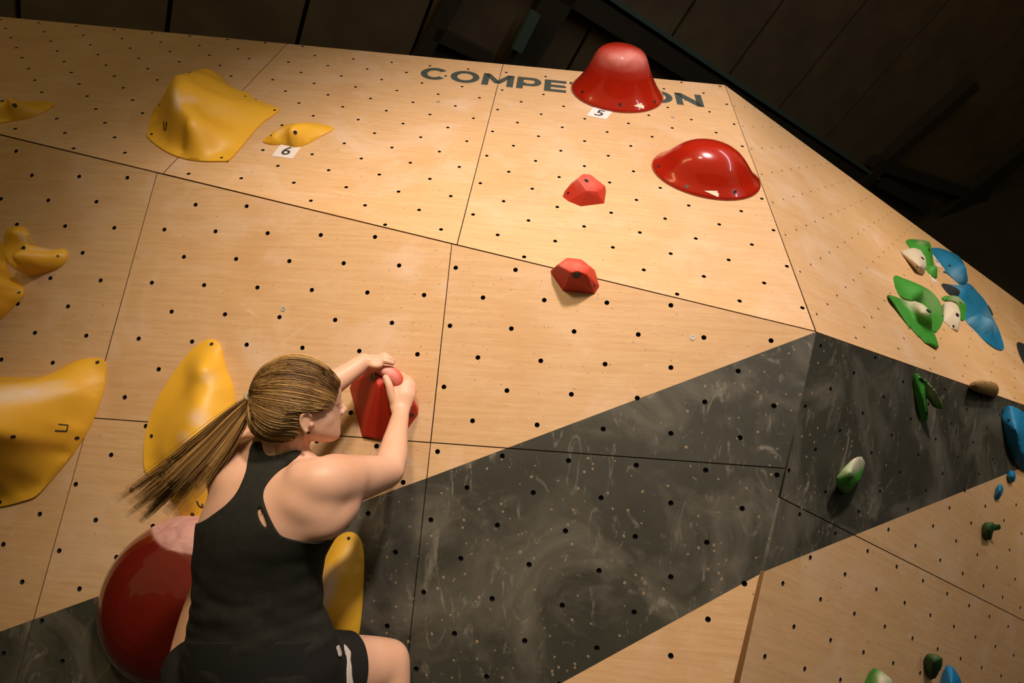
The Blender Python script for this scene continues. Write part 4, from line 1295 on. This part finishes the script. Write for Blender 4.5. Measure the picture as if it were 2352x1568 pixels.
# --- right hand: thumb on the near side of the pinch, fingers behind it
def finger(joints, r):
    limb(body, joints, [r * 1.08, r, r * 0.95, r * 0.8][:len(joints)], n=12, smooth=4)
limb(body, [pc(920, 952, 1.545), pc(920, 930, 1.56), pc(926, 905, 1.572), pc(930, 888, 1.582)], [(0.024, 0.020), (0.033, 0.019), (0.037, 0.018), (0.034, 0.014)], side=camdir(1, 0, 0.25))
finger([pc(908, 935, 1.555), pc(899, 908, 1.552), pc(894, 886, 1.553), pc(886, 867, 1.560)], 0.0125)
for (mx, my, md_), (p1x, p1y, p1d), (p2x, p2y, p2d), (tx, ty, td), r in [
    ((915, 893, 1.575), (921, 873, 1.592), (908, 862, 1.612), (893, 860, 1.622), 0.0098),
    ((926, 889, 1.580), (934, 872, 1.598), (921, 861, 1.620), (905, 859, 1.632), 0.0100),
    ((937, 893, 1.584), (945, 881, 1.602), (935, 867, 1.625), (920, 863, 1.638), 0.0095),
    ((945, 903, 1.586), (952, 896, 1.604), (946, 882, 1.624), (934, 876, 1.636), 0.0085)]:
    finger([pc(mx, my, md_), pc(p1x, p1y, p1d), pc(p2x, p2y, p2d), pc(tx, ty, td)], r)
# --- left hand lying over the top of the hold
limb(body, [L_WR, pc(850, 826, 1.575), pc(862, 825, 1.585), pc(872, 825, 1.593)], [(0.025, 0.017), (0.034, 0.016), (0.038, 0.015), (0.034, 0.012)], side=camdir(0.1, -0.25, 1))
for (mx, my, md_), (p1x, p1y, p1d), (p2x, p2y, p2d), (tx, ty, td), r in [
    ((868, 833, 1.565), (881, 829, 1.565), (893, 831, 1.568), (902, 834, 1.572), 0.0092),
    ((871, 827, 1.585), (884, 820, 1.588), (895, 824, 1.592), (903, 829, 1.596), 0.0096),
    ((872, 823, 1.605), (883, 815, 1.610), (892, 820, 1.614), (898, 826, 1.616), 0.0092),
    ((870, 820, 1.622), (879, 814, 1.628), (886, 818, 1.631), (891, 824, 1.632), 0.0080)]:
    finger([pc(mx, my, md_), pc(p1x, p1y, p1d), pc(p2x, p2y, p2d), pc(tx, ty, td)], r)
finger([pc(846, 832, 1.562), pc(855, 838, 1.552), pc(864, 840, 1.552), pc(873, 838, 1.558)], 0.0112)

# --- head
HF = camdir(0.935, -0.02, 0.355).normalized()
HU = camdir(0.045, -1.0, -0.03); HU = (HU - HF * HU.dot(HF)).normalized()
HS = HF.cross(HU)                                   # towards the right ear
HC = pc(678, 924, 1.185)
HK = 0.955
def hp(f, s, u): return HC + (HF * f + HS * s + HU * u) * HK
def face_ring(u, front, back, half, fwd_shift=0.0):
    n = 28; c = (front + back) / 2; a = (front - back) / 2
    return (hp(c, 0, u), HF * a, HS * half)
rings = []
for u, fr, bk, hw in [(-0.098, 0.084, 0.060, 0.014), (-0.094, 0.094, 0.040, 0.026), (-0.085, 0.099, 0.015, 0.038), (-0.072, 0.098, -0.010, 0.050), (-0.058, 0.098, -0.035, 0.057),
                      (-0.040, 0.098, -0.065, 0.063), (-0.020, 0.098, -0.076, 0.067), (0.000, 0.099, -0.083, 0.070), (0.020, 0.101, -0.085, 0.071), (0.040, 0.099, -0.081, 0.069),
                      (0.060, 0.090, -0.070, 0.063), (0.078, 0.072, -0.052, 0.050), (0.088, 0.048, -0.034, 0.034), (0.093, 0.020, -0.014, 0.016)]:
    rings.append(face_ring(u, fr, bk, hw))
add_loft(body, rings, 28)
# nose, lips, chin, brow, cheek
limb(body, [hp(0.095, 0, 0.004), hp(0.102, 0, -0.012), hp(0.109, 0, -0.0245)], [0.0065, 0.0075, 0.0085], n=12, smooth=4)
blob(body, hp(0.101, 0.009, -0.030), (HF * 0.010, HS * 0.0065, HU * 0.0065), 10, 6)
blob(body, hp(0.101, -0.009, -0.030), (HF * 0.010, HS * 0.0065, HU * 0.0065), 10, 6)
limb(body, [hp(0.088, 0.020, -0.053), hp(0.0985, 0, -0.050), hp(0.088, -0.020, -0.053)], [0.004, 0.0058, 0.004], n=10, smooth=4)
limb(body, [hp(0.087, 0.018, -0.061), hp(0.0965, 0, -0.062), hp(0.087, -0.018, -0.061)], [0.004, 0.006, 0.004], n=10, smooth=4)
blob(body, hp(0.086, 0, -0.084), (HF * 0.014, HS * 0.018, HU * 0.012), 12, 8)
blob(body, hp(0.052, 0.034, -0.034), (HF * 0.034, HS * 0.023, HU * 0.038), 16, 10)
blob(body, hp(0.052, -0.034, -0.034), (HF * 0.034, HS * 0.023, HU * 0.038), 16, 10)
# ear: outer rim, lobe and bowl
def eh(f, u, s=0.0): return hp(0.026 + f, 0.0655 + s, -0.040 + u)
limb(body, [eh(0.008, 0.010, 0.004), eh(0.007, 0.022, 0.009), eh(-0.003, 0.028, 0.012), eh(-0.012, 0.020, 0.014), eh(-0.013, 0.004, 0.013), eh(-0.008, -0.010, 0.010), eh(0.000, -0.019, 0.007)],
     [0.003, 0.0036, 0.0038, 0.0040, 0.0038, 0.0042, 0.0055], n=8, smooth=4)
blob(body, eh(-0.003, 0.004, 0.003), (HF * 0.009, HS * 0.006, HU * 0.018), 12, 6)
limb(body, [eh(-0.004, 0.016, 0.008), eh(-0.007, 0.002, 0.009), eh(-0.002, -0.010, 0.007)], [0.0028, 0.0028, 0.003], n=8, smooth=3)
blob(body, eh(0.010, -0.003, 0.003), (HF * 0.004, HS * 0.005, HU * 0.006), 8, 6)

bme = bpy.data.meshes.new('body_cage'); bmesh.ops.recalc_face_normals(body, faces=body.faces[:]); body.to_mesh(bme); body.free()
tmp = bpy.data.objects.new('body_cage', bme); COL.objects.link(tmp)
md = tmp.modifiers.new('r', 'REMESH'); md.mode = 'VOXEL'; md.voxel_size = 0.0028
md = tmp.modifiers.new('s', 'SMOOTH'); md.factor = 0.5; md.iterations = 5
dg = bpy.context.evaluated_depsgraph_get(); dg.update()
skin_me = bpy.data.meshes.new_from_object(tmp.evaluated_get(dg))
bpy.data.objects.remove(tmp); bpy.data.meshes.remove(bme)
skin_me.name = 'body'
nv = len(skin_me.vertices)
co = np.empty(nv * 3); skin_me.vertices.foreach_get('co', co); co = co.reshape(-1, 3)
no = np.empty(nv * 3); skin_me.vertices.foreach_get('normal', no); no = no.reshape(-1, 3)
# broad smoothing of trunk and limbs, leaving head and hands crisp
ed = np.empty(len(skin_me.edges) * 2, int); skin_me.edges.foreach_get('vertices', ed); ed = ed.reshape(-1, 2)
deg = np.bincount(ed.ravel(), minlength=nv).astype(float)
headc = np.array(HC); dh = np.linalg.norm(co - headc, axis=1)
dR = np.linalg.norm(co - np.array(pc(922, 900, 1.58)), axis=1); dL = np.linalg.norm(co - np.array(pc(870, 828, 1.59)), axis=1)
wsm = np.clip((dh - 0.118) / 0.06, 0, 1) * np.clip((dR - 0.075) / 0.05, 0, 1) * np.clip((dL - 0.07) / 0.05, 0, 1)
headw = (dh < 0.118) & (np.linalg.norm(co - np.array(eh(0, 0, 0.006)), axis=1) > 0.040) & (np.linalg.norm(co - np.array(hp(0.108, 0, -0.03)), axis=1) > 0.020)
wsm = np.where(headw, np.maximum(wsm, 0.16), wsm)
for it in range(105):
    acc = np.zeros_like(co)
    for ax in range(3):
        acc[:, ax] = np.bincount(ed[:, 0], co[ed[:, 1], ax], nv) + np.bincount(ed[:, 1], co[ed[:, 0], ax], nv)
    acc /= deg[:, None]
    lam = 0.5
    co += (lam * wsm)[:, None] * (acc - co)
skin_me.vertices.foreach_set('co', co.ravel()); skin_me.update()
skin_me.vertices.foreach_get('normal', no.ravel()) if False else None
no = np.empty(nv * 3); skin_me.vertices.foreach_get('normal', no); no = no.reshape(-1, 3)
shade(skin_me)

sk = NT('fair_skin')
c_ = sk.coords()
tone = sk.ramp(sk.noise(c_, 9, 4, 0.55), [(0.3, (0.66, 0.37, 0.235)), (0.7, (0.73, 0.44, 0.30))])
tone = sk.mix(sk.ramp(sk.noise(c_, 130, 2), [(0.73, 0.0), (0.78, 0.35)]), tone, (0.36, 0.15, 0.08))
sk.set(Base_Color=tone, Roughness=0.46, Specular_IOR_Level=0.4, Subsurface_Weight=0.22, Subsurface_Scale=0.012)
sk.b.inputs['Subsurface Radius'].default_value = (1.0, 0.35, 0.2)
PX0 = pc(600, 1560, 1.2)
ORG = V((PX0.x, PX0.y, 0.0)); ORG = PX0.copy()
climber = empty('person', ORG)
tag(climber, 'woman in a black racerback top, seen from behind, gripping the red hold with both hands', 'person')
def under(o):
    o.parent = climber
    o.location = -ORG
    return o
under(link_mesh('body', skin_me, sk.m))

# --- clothes cut from the body surface
faces_arr = np.empty(len(skin_me.polygons) * 4, int)
assert all(p.loop_total == 4 for p in skin_me.polygons) or True
polys = [tuple(p.vertices) for p in skin_me.polygons]

def garment(name, mask, mat, off, smooth_it=40, thick=0.003, relax=6):
    fs = [f for f in polys if all(mask[i] for i in f)]
    used = sorted(set(i for f in fs for i in f)); mp = {i: k for k, i in enumerate(used)}
    P_ = co[used].copy(); N_ = no[used]
    fs = [tuple(mp[i] for i in f) for f in fs]
    from collections import Counter
    ec = Counter()
    for f in fs:
        for k in range(len(f)):
            a, b = f[k], f[(k + 1) % len(f)]; ec[(min(a, b), max(a, b))] += 1
    be = np.array([e for e, c in ec.items() if c == 1])
    n_ = len(P_)
    bdeg = np.bincount(be.ravel(), minlength=n_).astype(float)
    isb = bdeg > 0
    for it in range(smooth_it):
        acc = np.zeros_like(P_)
        for ax in range(3):
            acc[:, ax] = np.bincount(be[:, 0], P_[be[:, 1], ax], n_) + np.bincount(be[:, 1], P_[be[:, 0], ax], n_)
        acc[isb] /= bdeg[isb][:, None]
        P_[isb] += 0.5 * (acc[isb] - P_[isb])
    o_ = off(P_) if callable(off) else np.full(n_, off)
    P_ = P_ + N_ * o_[:, None]
    al = np.array(list(ec.keys())); adeg = np.bincount(al.ravel(), minlength=n_).astype(float)
    for it in range(relax):
        acc = np.zeros_like(P_)
        for ax in range(3):
            acc[:, ax] = np.bincount(al[:, 0], P_[al[:, 1], ax], n_) + np.bincount(al[:, 1], P_[al[:, 0], ax], n_)
        acc /= np.maximum(adeg, 1)[:, None]
        k = ~isb
        P_[k] += 0.5 * (acc[k] - P_[k])
    me = mesh_py(name, P_, fs); shade(me)
    o = under(link_mesh(name, me, mat))
    m = o.modifiers.new('thickness', 'SOLIDIFY'); m.thickness = thick; m.offset = -1
    return o

q = to_px(co)
depth = (co - np.array(CAM)) @ np.array(FWD)
facing = (no @ np.array(FWD)) < 0.15
back_top = [(581, 1016), (575, 1026), (569, 1055), (566, 1084), (557, 1110), (544, 1135), (526, 1155), (504, 1172), (480, 1190), (462, 1199), (380, 1215), (380, 1620), (800, 1620), (800, 1240),
            (761, 1238), (727, 1244), (679, 1238), (646, 1229), (635, 1212), (621, 1186), (610, 1157), (605, 1135), (612, 1115), (630, 1093), (652, 1075), (679, 1057), (705, 1048),
            (692, 1034), (679, 1032), (657, 1035), (635, 1043), (615, 1045), (606, 1037), (602, 1013), (592, 1010)]
keyhole = [(594, 1160), (599, 1164), (606, 1184), (617, 1214), (609, 1210), (599, 1195), (593, 1178)]
front_top = [(560, 1030), (520, 1150), (430, 1200), (380, 1300), (380, 1620), (820, 1620), (820, 1235), (780, 1150), (710, 1040), (690, 1075), (615, 1075), (600, 1030)]
# keep arms, head and legs out: torso test by distance to the torso axis ellipse
tc = np.array([r[0] for r in tr]); ta = np.array([np.linalg.norm(np.array(r[1])) for r in tr])
tdir = np.array(TAX)
def torso_norm(P_):
    s = P_ @ tdir; ss = tc @ tdir
    o_ = np.argsort(ss)
    cx_ = np.stack([np.interp(s, ss[o_], tc[o_, k]) for k in range(3)], 1)
    aw = np.interp(s, ss[o_], ta[o_]); bw = np.interp(s, ss[o_], np.array([np.linalg.norm(np.array(r[2])) for r in tr])[o_])
    ad = np.array(tr[5][1].normalized()); bd = np.array(tr[5][2].normalized())
    d = P_ - cx_
    return np.hypot((d @ ad) / aw, (d @ bd) / bw)
tn = torso_norm(co)
mt = np.where(facing, pip(back_top, q) & ~pip(keyhole, q), pip(front_top, q)) & (tn < 1.55) & (depth < 1.36)
_axl = np.array((L_KN - L_HIP).normalized()); _tl = (co - np.array(L_HIP)) @ _axl
_dl = np.linalg.norm((co - np.array(L_HIP)) - _tl[:, None] * _axl, axis=1)
mt &= ~((_tl > 0.10) & (_dl < 0.098) & (tn > 1.04) & (q[:, 1] > 1330))
cl = NT('black_jersey')
cl.set(Base_Color=cl.ramp(cl.noise(cl.coords(), 60, 3), [(0.3, (0.016, 0.0155, 0.0115)), (0.7, (0.022, 0.0215, 0.016))]), Roughness=0.85, Specular_IOR_Level=0.2)
cl.bump(cl.noise(cl.coords(scale=(1, 1, 1)), 400, 2), 0.2, 0.001)
def loose(P_):
    qq = to_px(P_)
    k = np.clip((qq[:, 1] - 1250) / 150, 0, 1)
    w = np.array([mnoise.noise(V((p[0] * 16, p[1] * 16, p[2] * 34))) for p in P_])
    return 0.004 + k * (0.004 + 0.006 * w)
shirt = garment('tank_top', mt, cl.m, loose)
shirt['label'] = 'black racerback tank top with a keyhole slit'
# shorts: pelvis and the upper part of both thighs
ax_r = np.array((R_KN - R_HIP).normalized()); tR = (co - np.array(R_HIP)) @ ax_r
distR = np.linalg.norm((co - np.array(R_HIP)) - tR[:, None] * ax_r, axis=1)
ax_l = np.array((L_KN - L_HIP).normalized()); tL = (co - np.array(L_HIP)) @ ax_l
distL = np.linalg.norm((co - np.array(L_HIP)) - tL[:, None] * ax_l, axis=1)
inR = (tR > -0.02) & (tR < 0.165) & (distR < 0.14)
inL = (tL > -0.02) & (tL < 0.135) & (distL < 0.13)
pelvis = (tn < 1.35) & (q[:, 1] > 1470) & (depth < 1.36) & (tR < 0.10) & (tL < 0.08)
low = (q[:, 1] > 1640)
ms = (inR | inL | pelvis) & ~(low & (depth > 1.40))
sh = NT('black_shorts'); sh.set(Base_Color=(0.012, 0.0115, 0.0095), Roughness=0.8, Specular_IOR_Level=0.25)
shorts = garment('shorts', ms, sh.m, 0.009)
shorts['label'] = 'black shorts with a white wavy side print'
wt = plain('white_print', (0.55, 0.50, 0.44), 0.7)
print_px = [(760, 1486), (772, 1480), (788, 1490), (799, 1502), (797, 1520), (800, 1535), (800, 1552), (808, 1580), (788, 1580), (785, 1545), (787, 1528), (787, 1514), (782, 1505), (776, 1508), (768, 1516)]
mw = pip(print_px, q) & inR & facing
trim_l = (tL > 0.103) & (tL < 0.116) & (distL < 0.13)
if mw.sum() > 20: garment('side_print', mw, wt, 0.0125, 10, 0.002, 1)
# shoes
shm = plain('dark_climbing_shoe', (0.03, 0.03, 0.032), 0.6)
for nm, c3, r in (('climbing_shoe', pc(838, 1915, 1.335), 0.075), ('climbing_shoe', pc(436, 1758, 1.345), 0.075)):
    mk = np.linalg.norm(co - np.array(c3), axis=1) < r
    if mk.sum() > 20: garment(nm, mk, shm, 0.005, 10)

# --- ear stud
st = bmesh.new(); bmesh.ops.create_icosphere(st, subdivisions=2, radius=0.0042, matrix=Matrix.Translation(eh(0.003, -0.0175, 0.012)))
me = bpy.data.meshes.new('ear_stud'); st.to_mesh(me); st.free(); shade(me)
under(link_mesh('ear_stud', me, plain('dark_stud', (0.015, 0.008, 0.006), 0.25)))
# eye lashes and brow hint on the visible side
lash = bmesh.new()
for k in range(14):
    a = k / 13
    p0 = hp(0.089 + 0.006 * math.sin(a * 3.1), 0.036 - 0.022 * a, -0.006); p1 = p0 + HF * 0.009 + HU * 0.003
    w = HS * 0.0008
    vsl = [lash.verts.new(x) for x in (p0 - w, p0 + w, p1)]
    lash.faces.new(vsl)
me = bpy.data.meshes.new('eyelashes'); lash.to_mesh(me); lash.free()
under(link_mesh('eyelashes', me, plain('dark_lash', (0.03, 0.015, 0.008), 0.6)))

# ------------------------------------------------------------------ hair
def hair_r(d):
    """distance from the head centre to the hair surface in local direction d (f, s, u)"""
    f, s, u = d
    a = 0.107 if f > 0 else 0.1005
    b = 0.0835
    c = 0.109 if u > 0 else 0.094
    r = 1 / math.sqrt((f / a) ** 2 + (s / b) ** 2 + (u / c) ** 2)
    if u < 0 and f < 0: r *= 1.0 + 0.10 * min(1, -u * 2) * min(1, -f * 2)
    return r
TIE = V((-0.094, 0.002, 0.021))
# hairline: forehead to temple, over the ear, behind it, nape  (f, s, u) on the right; mirrored on the left
line_r = [(0.099, 0.0, 0.044), (0.098, 0.018, 0.040), (0.094, 0.034, 0.030), (0.089, 0.045, 0.016), (0.078, 0.055, 0.000), (0.062, 0.063, -0.009), (0.044, 0.069, -0.010), (0.026, 0.073, -0.012), (0.012, 0.074, -0.026), (0.008, 0.070, -0.050), (-0.002, 0.062, -0.070), (-0.022, 0.046, -0.079), (-0.042, 0.024, -0.084), (-0.048, 0.0, -0.085)]
lr = [V(p) for p in catmull(line_r, 90, False)]
roots = lr + [V((p.x, -p.y, p.z)) for p in lr]
strands = []   # list of (points, radius, tone)
hcol_random = random.Random(3)
def wpt(l): return hp(l.x, l.y, l.z)
def scalp_strand(root, lift, wob):
    d0 = root.normalized(); d1 = TIE.normalized()
    n = 13; pts = []
    ang = d0.angle(d1)
    for k in range(n):
        t = k / (n - 1)
        dd = d0.slerp(d1, t) if ang < 3.1 else d0.lerp(d1, t).normalized()
        # sideways sag so that strands lie flat and sweep gently down before the tie
        r = hair_r(dd) + lift * math.sin(math.pi * min(1, t * 1.15))
        if t < 0.2: r = r * (t / 0.2) + (root.length + 0.0005) * (1 - t / 0.2)
        p = dd * r
        p.z += wob * math.sin(math.pi * t) * 0.006
        if t > 0.88:
            p = p.lerp(TIE, (t - 0.88) / 0.12)
        pts.append(wpt(p))
    return pts
def lock_tone(p, sc):
    return max(0.0, min(1.0, 0.5 + 0.75 * mnoise.noise(V(p) * sc) + hcol_random.gauss(0, 0.2)))
for i in range(2600):
    rt = hcol_random.choice(roots) + V((hcol_random.uniform(-0.004, 0.004), hcol_random.uniform(-0.004, 0.004), hcol_random.uniform(-0.004, 0.004)))
    strands.append((scalp_strand(rt, hcol_random.uniform(-0.0015, 0.0022), hcol_random.uniform(-1, 1)), 0.00062, lock_tone(rt, 55)))
# strands starting on top of the crown
for i in range(900):
    f = hcol_random.uniform(-0.05, 0.085); s = hcol_random.uniform(-0.075, 0.078)
    d = V((f, s, hcol_random.uniform(0.02, 0.1))).normalized()
    rt = d * hair_r(d)
    strands.append((scalp_strand(rt, hcol_random.uniform(-0.001, 0.0025), hcol_random.uniform(-1, 1)), 0.0006, lock_tone(rt, 55)))
# wisps behind the ear and at the nape, and loose hair across the temple
for i in range(26):
    f0 = hcol_random.uniform(-0.020, -0.006)
    p0 = V((f0 + 0.022, 0.070, -0.045 + hcol_random.uniform(-0.01, 0.01)))
    pts = [wpt(p0 + V((0.004 * t, -0.012 * t, -0.062 * t)) + V((hcol_random.uniform(-0.002, 0.002), 0.002, 0))) for t in np.linspace(0, hcol_random.uniform(0.5, 1), 7)]
    strands.append((pts, 0.0005, 0.8))
for i in range(60):
    a = hcol_random.random()
    p0 = V((-0.05 + 0.035 * a, 0.05 - 0.03 * hcol_random.random(), -0.090))
    pts = [wpt(p0 + V((0.012 * t * a, 0.0, -0.030 * t)) + V((hcol_random.uniform(-0.002, 0.002), 0.001, 0))) for t in np.linspace(0, hcol_random.uniform(0.4, 1), 6)]
    strands.append((pts, 0.00045, 0.7))
# ponytail
tie_w = wpt(TIE)
ctr = [(584, 910, 1.175), (556, 943, 1.17), (511, 997, 1.16), (461, 1053, 1.15), (407, 1110, 1.14), (355, 1160, 1.14), (310, 1203, 1.145)]
wid = [4, 15, 27, 37, 46, 55, 66]
LOCKS = []
for k in range(26):
    a = -1.05 + 2.1 * (k + 0.5) / 26 + hcol_random.uniform(-0.06, 0.06)
    LOCKS.append((a, hcol_random.gauss(0, 0.45), hcol_random.uniform(0.62, 1.0) * (1.0 - 0.22 * max(0.0, a)), hcol_random.uniform(-7, 7), hcol_random.uniform(0, 6), hcol_random.uniform(0.15, 0.9)))
for i in range(2300):
    la, lb, lL, wv, ph, lt = hcol_random.choice(LOCKS)
    da, db = hcol_random.gauss(0, 0.22), hcol_random.gauss(0, 0.35)
    L = lL * hcol_random.uniform(0.80, 1.03)
    cp = []
    for k, ((x, y, dpt), w) in enumerate(zip(ctr, wid)):
        t = k / 6
        g = 1.0 - 0.72 * t ** 1.4                      # the lock draws together towards its tip
        off = (la + da * g) * w + wv * math.sin(t * 2.6 + ph) * t
        cp.append(tuple(pc(x + 0.74 * off, y + 0.67 * off, dpt + (lb + db * g) * (0.004 + 0.020 * min(1.0, t * 1.6)))))
    full = [V(p) for p in catmull(cp, 24, False)]
    m = max(6, int(len(full) * L))
    strands.append(([wpt(TIE + V((0.008, 0, 0)))] + full[:m], 0.00052, max(0.0, min(1.0, lt + hcol_random.gauss(0, 0.18)))))
for i in range(90):                                    # stray fly-away hairs
    off0 = hcol_random.uniform(-1.5, 1.5); L = hcol_random.uniform(0.5, 1.0)
    cp = [tuple(pc(x + 0.74 * off0 * w * (k / 6) ** 0.6, y + 0.67 * off0 * w * (k / 6) ** 0.6 + hcol_random.uniform(-3, 3), d_ + 0.02 * hcol_random.uniform(-1, 1) * k / 6)) for k, ((x, y, d_), w) in enumerate(zip(ctr, wid))]
    full = [V(p) for p in catmull(cp, 24, False)]
    strands.append((full[:max(6, int(len(full) * L))], 0.0003, hcol_random.uniform(0.4, 1)))
def strand_mesh(name, strands, mat):
    vs, fs, tone = [], [], []
    for pts, r, tn_ in strands:
        n = len(pts); s = len(vs)
        for i, p in enumerate(pts):
            d = (pts[min(i + 1, n - 1)] - pts[max(i - 1, 0)])
            if d.length < 1e-9: d = V((1, 0, 0))
            d.normalize()
            a = d.orthogonal().normalized(); b = d.cross(a)
            rr = r * (1.0 if i < n - 5 else 0.2 + 0.16 * (n - 1 - i))
            for k in range(3):
                t = k * math.tau / 3
                vs.append(p + a * (rr * math.cos(t)) + b * (rr * math.sin(t))); tone.append(tn_)
        for i in range(n - 1):
            for k in range(3): fs.append((s + i * 3 + k, s + i * 3 + (k + 1) % 3, s + (i + 1) * 3 + (k + 1) % 3, s + (i + 1) * 3 + k))
    me = mesh_py(name, vs, fs)
    at = me.attributes.new('tone', 'FLOAT', 'POINT'); at.data.foreach_set('value', tone)
    shade(me)
    return me
hm = NT('dark_blonde_hair')
at = hm.n('ShaderNodeAttribute', attribute_name='tone')
hm.set(Base_Color=hm.ramp(at.outputs['Fac'], [(0.0, (0.10, 0.050, 0.014)), (0.45, (0.30, 0.165, 0.052)), (1.0, (0.62, 0.37, 0.13))]), Roughness=0.38, Specular_IOR_Level=0.5)
# under-layer so that no scalp shows between the strands
n_u, n_v = 60, 36
vs, fs = [], []
cap_bm = bmesh.new()
bmesh.ops.create_uvsphere(cap_bm, u_segments=64, v_segments=40, radius=1.0)
ln = [V((p.x, p.y, p.z)).normalized() for p in roots]
lnp = np.array([tuple(p) for p in ln])
td = TIE.normalized()
def is_hair(d):
    # inside the hairline: compare with the nearest hairline direction as seen from the tie
    ax_ = np.array(tuple(td)); v = np.array(tuple(d))
    t = v - ax_ * (v @ ax_); nt = np.linalg.norm(t)
    if nt < 1e-6: return True
    t /= nt
    L_ = lnp - np.outer(lnp @ ax_, ax_); L_ /= np.linalg.norm(L_, axis=1)[:, None]
    k = int(np.argmax(L_ @ t))
    return math.acos(max(-1, min(1, v @ ax_))) <= math.acos(max(-1, min(1, lnp[k] @ ax_))) + 0.02
dele = []
for v in cap_bm.verts:
    d = v.co.normalized()
    if not is_hair(d): dele.append(v)
    v.co = wpt(d * (hair_r(d) - 0.0030))
bmesh.ops.delete(cap_bm, geom=dele, context='VERTS')
cap_me = bpy.data.meshes.new('cap'); cap_bm.to_mesh(cap_me)
strand_me = strand_mesh('hair', strands, hm.m)
hb = bmesh.new(); hb.from_mesh(strand_me); hb.from_mesh(cap_me)
hair_me = bpy.data.meshes.new('hair'); hb.to_mesh(hair_me); hb.free(); cap_bm.free()
bpy.data.meshes.remove(cap_me); bpy.data.meshes.remove(strand_me)
shade(hair_me)
hair = under(link_mesh('hair', hair_me, hm.m))
hair['label'] = 'dark blonde hair pulled into a swinging ponytail'
# hair tie: small ring around the tail
tb = bmesh.new()
tdir_ = (pc(556, 943, 1.17) - tie_w).normalized()
a = tdir_.orthogonal().normalized(); b = tdir_.cross(a)
R_, r_ = 0.0090, 0.0038
tvs = [[tb.verts.new(tie_w + tdir_ * 0.004 + (a * math.cos(i * math.tau / 24) + b * math.sin(i * math.tau / 24)) * (R_ + r_ * math.cos(j * math.tau / 10)) + tdir_ * (r_ * math.sin(j * math.tau / 10))) for j in range(10)] for i in range(24)]
for i in range(24):
    for j in range(10): tb.faces.new((tvs[i][j], tvs[(i + 1) % 24][j], tvs[(i + 1) % 24][(j + 1) % 10], tvs[i][(j + 1) % 10]))
bmesh.ops.recalc_face_normals(tb, faces=tb.faces[:])
me = bpy.data.meshes.new('hair_tie'); tb.to_mesh(me); tb.free(); shade(me)
under(link_mesh('hair_tie', me, plain('beige_elastic', (0.34, 0.28, 0.17), 0.7)))
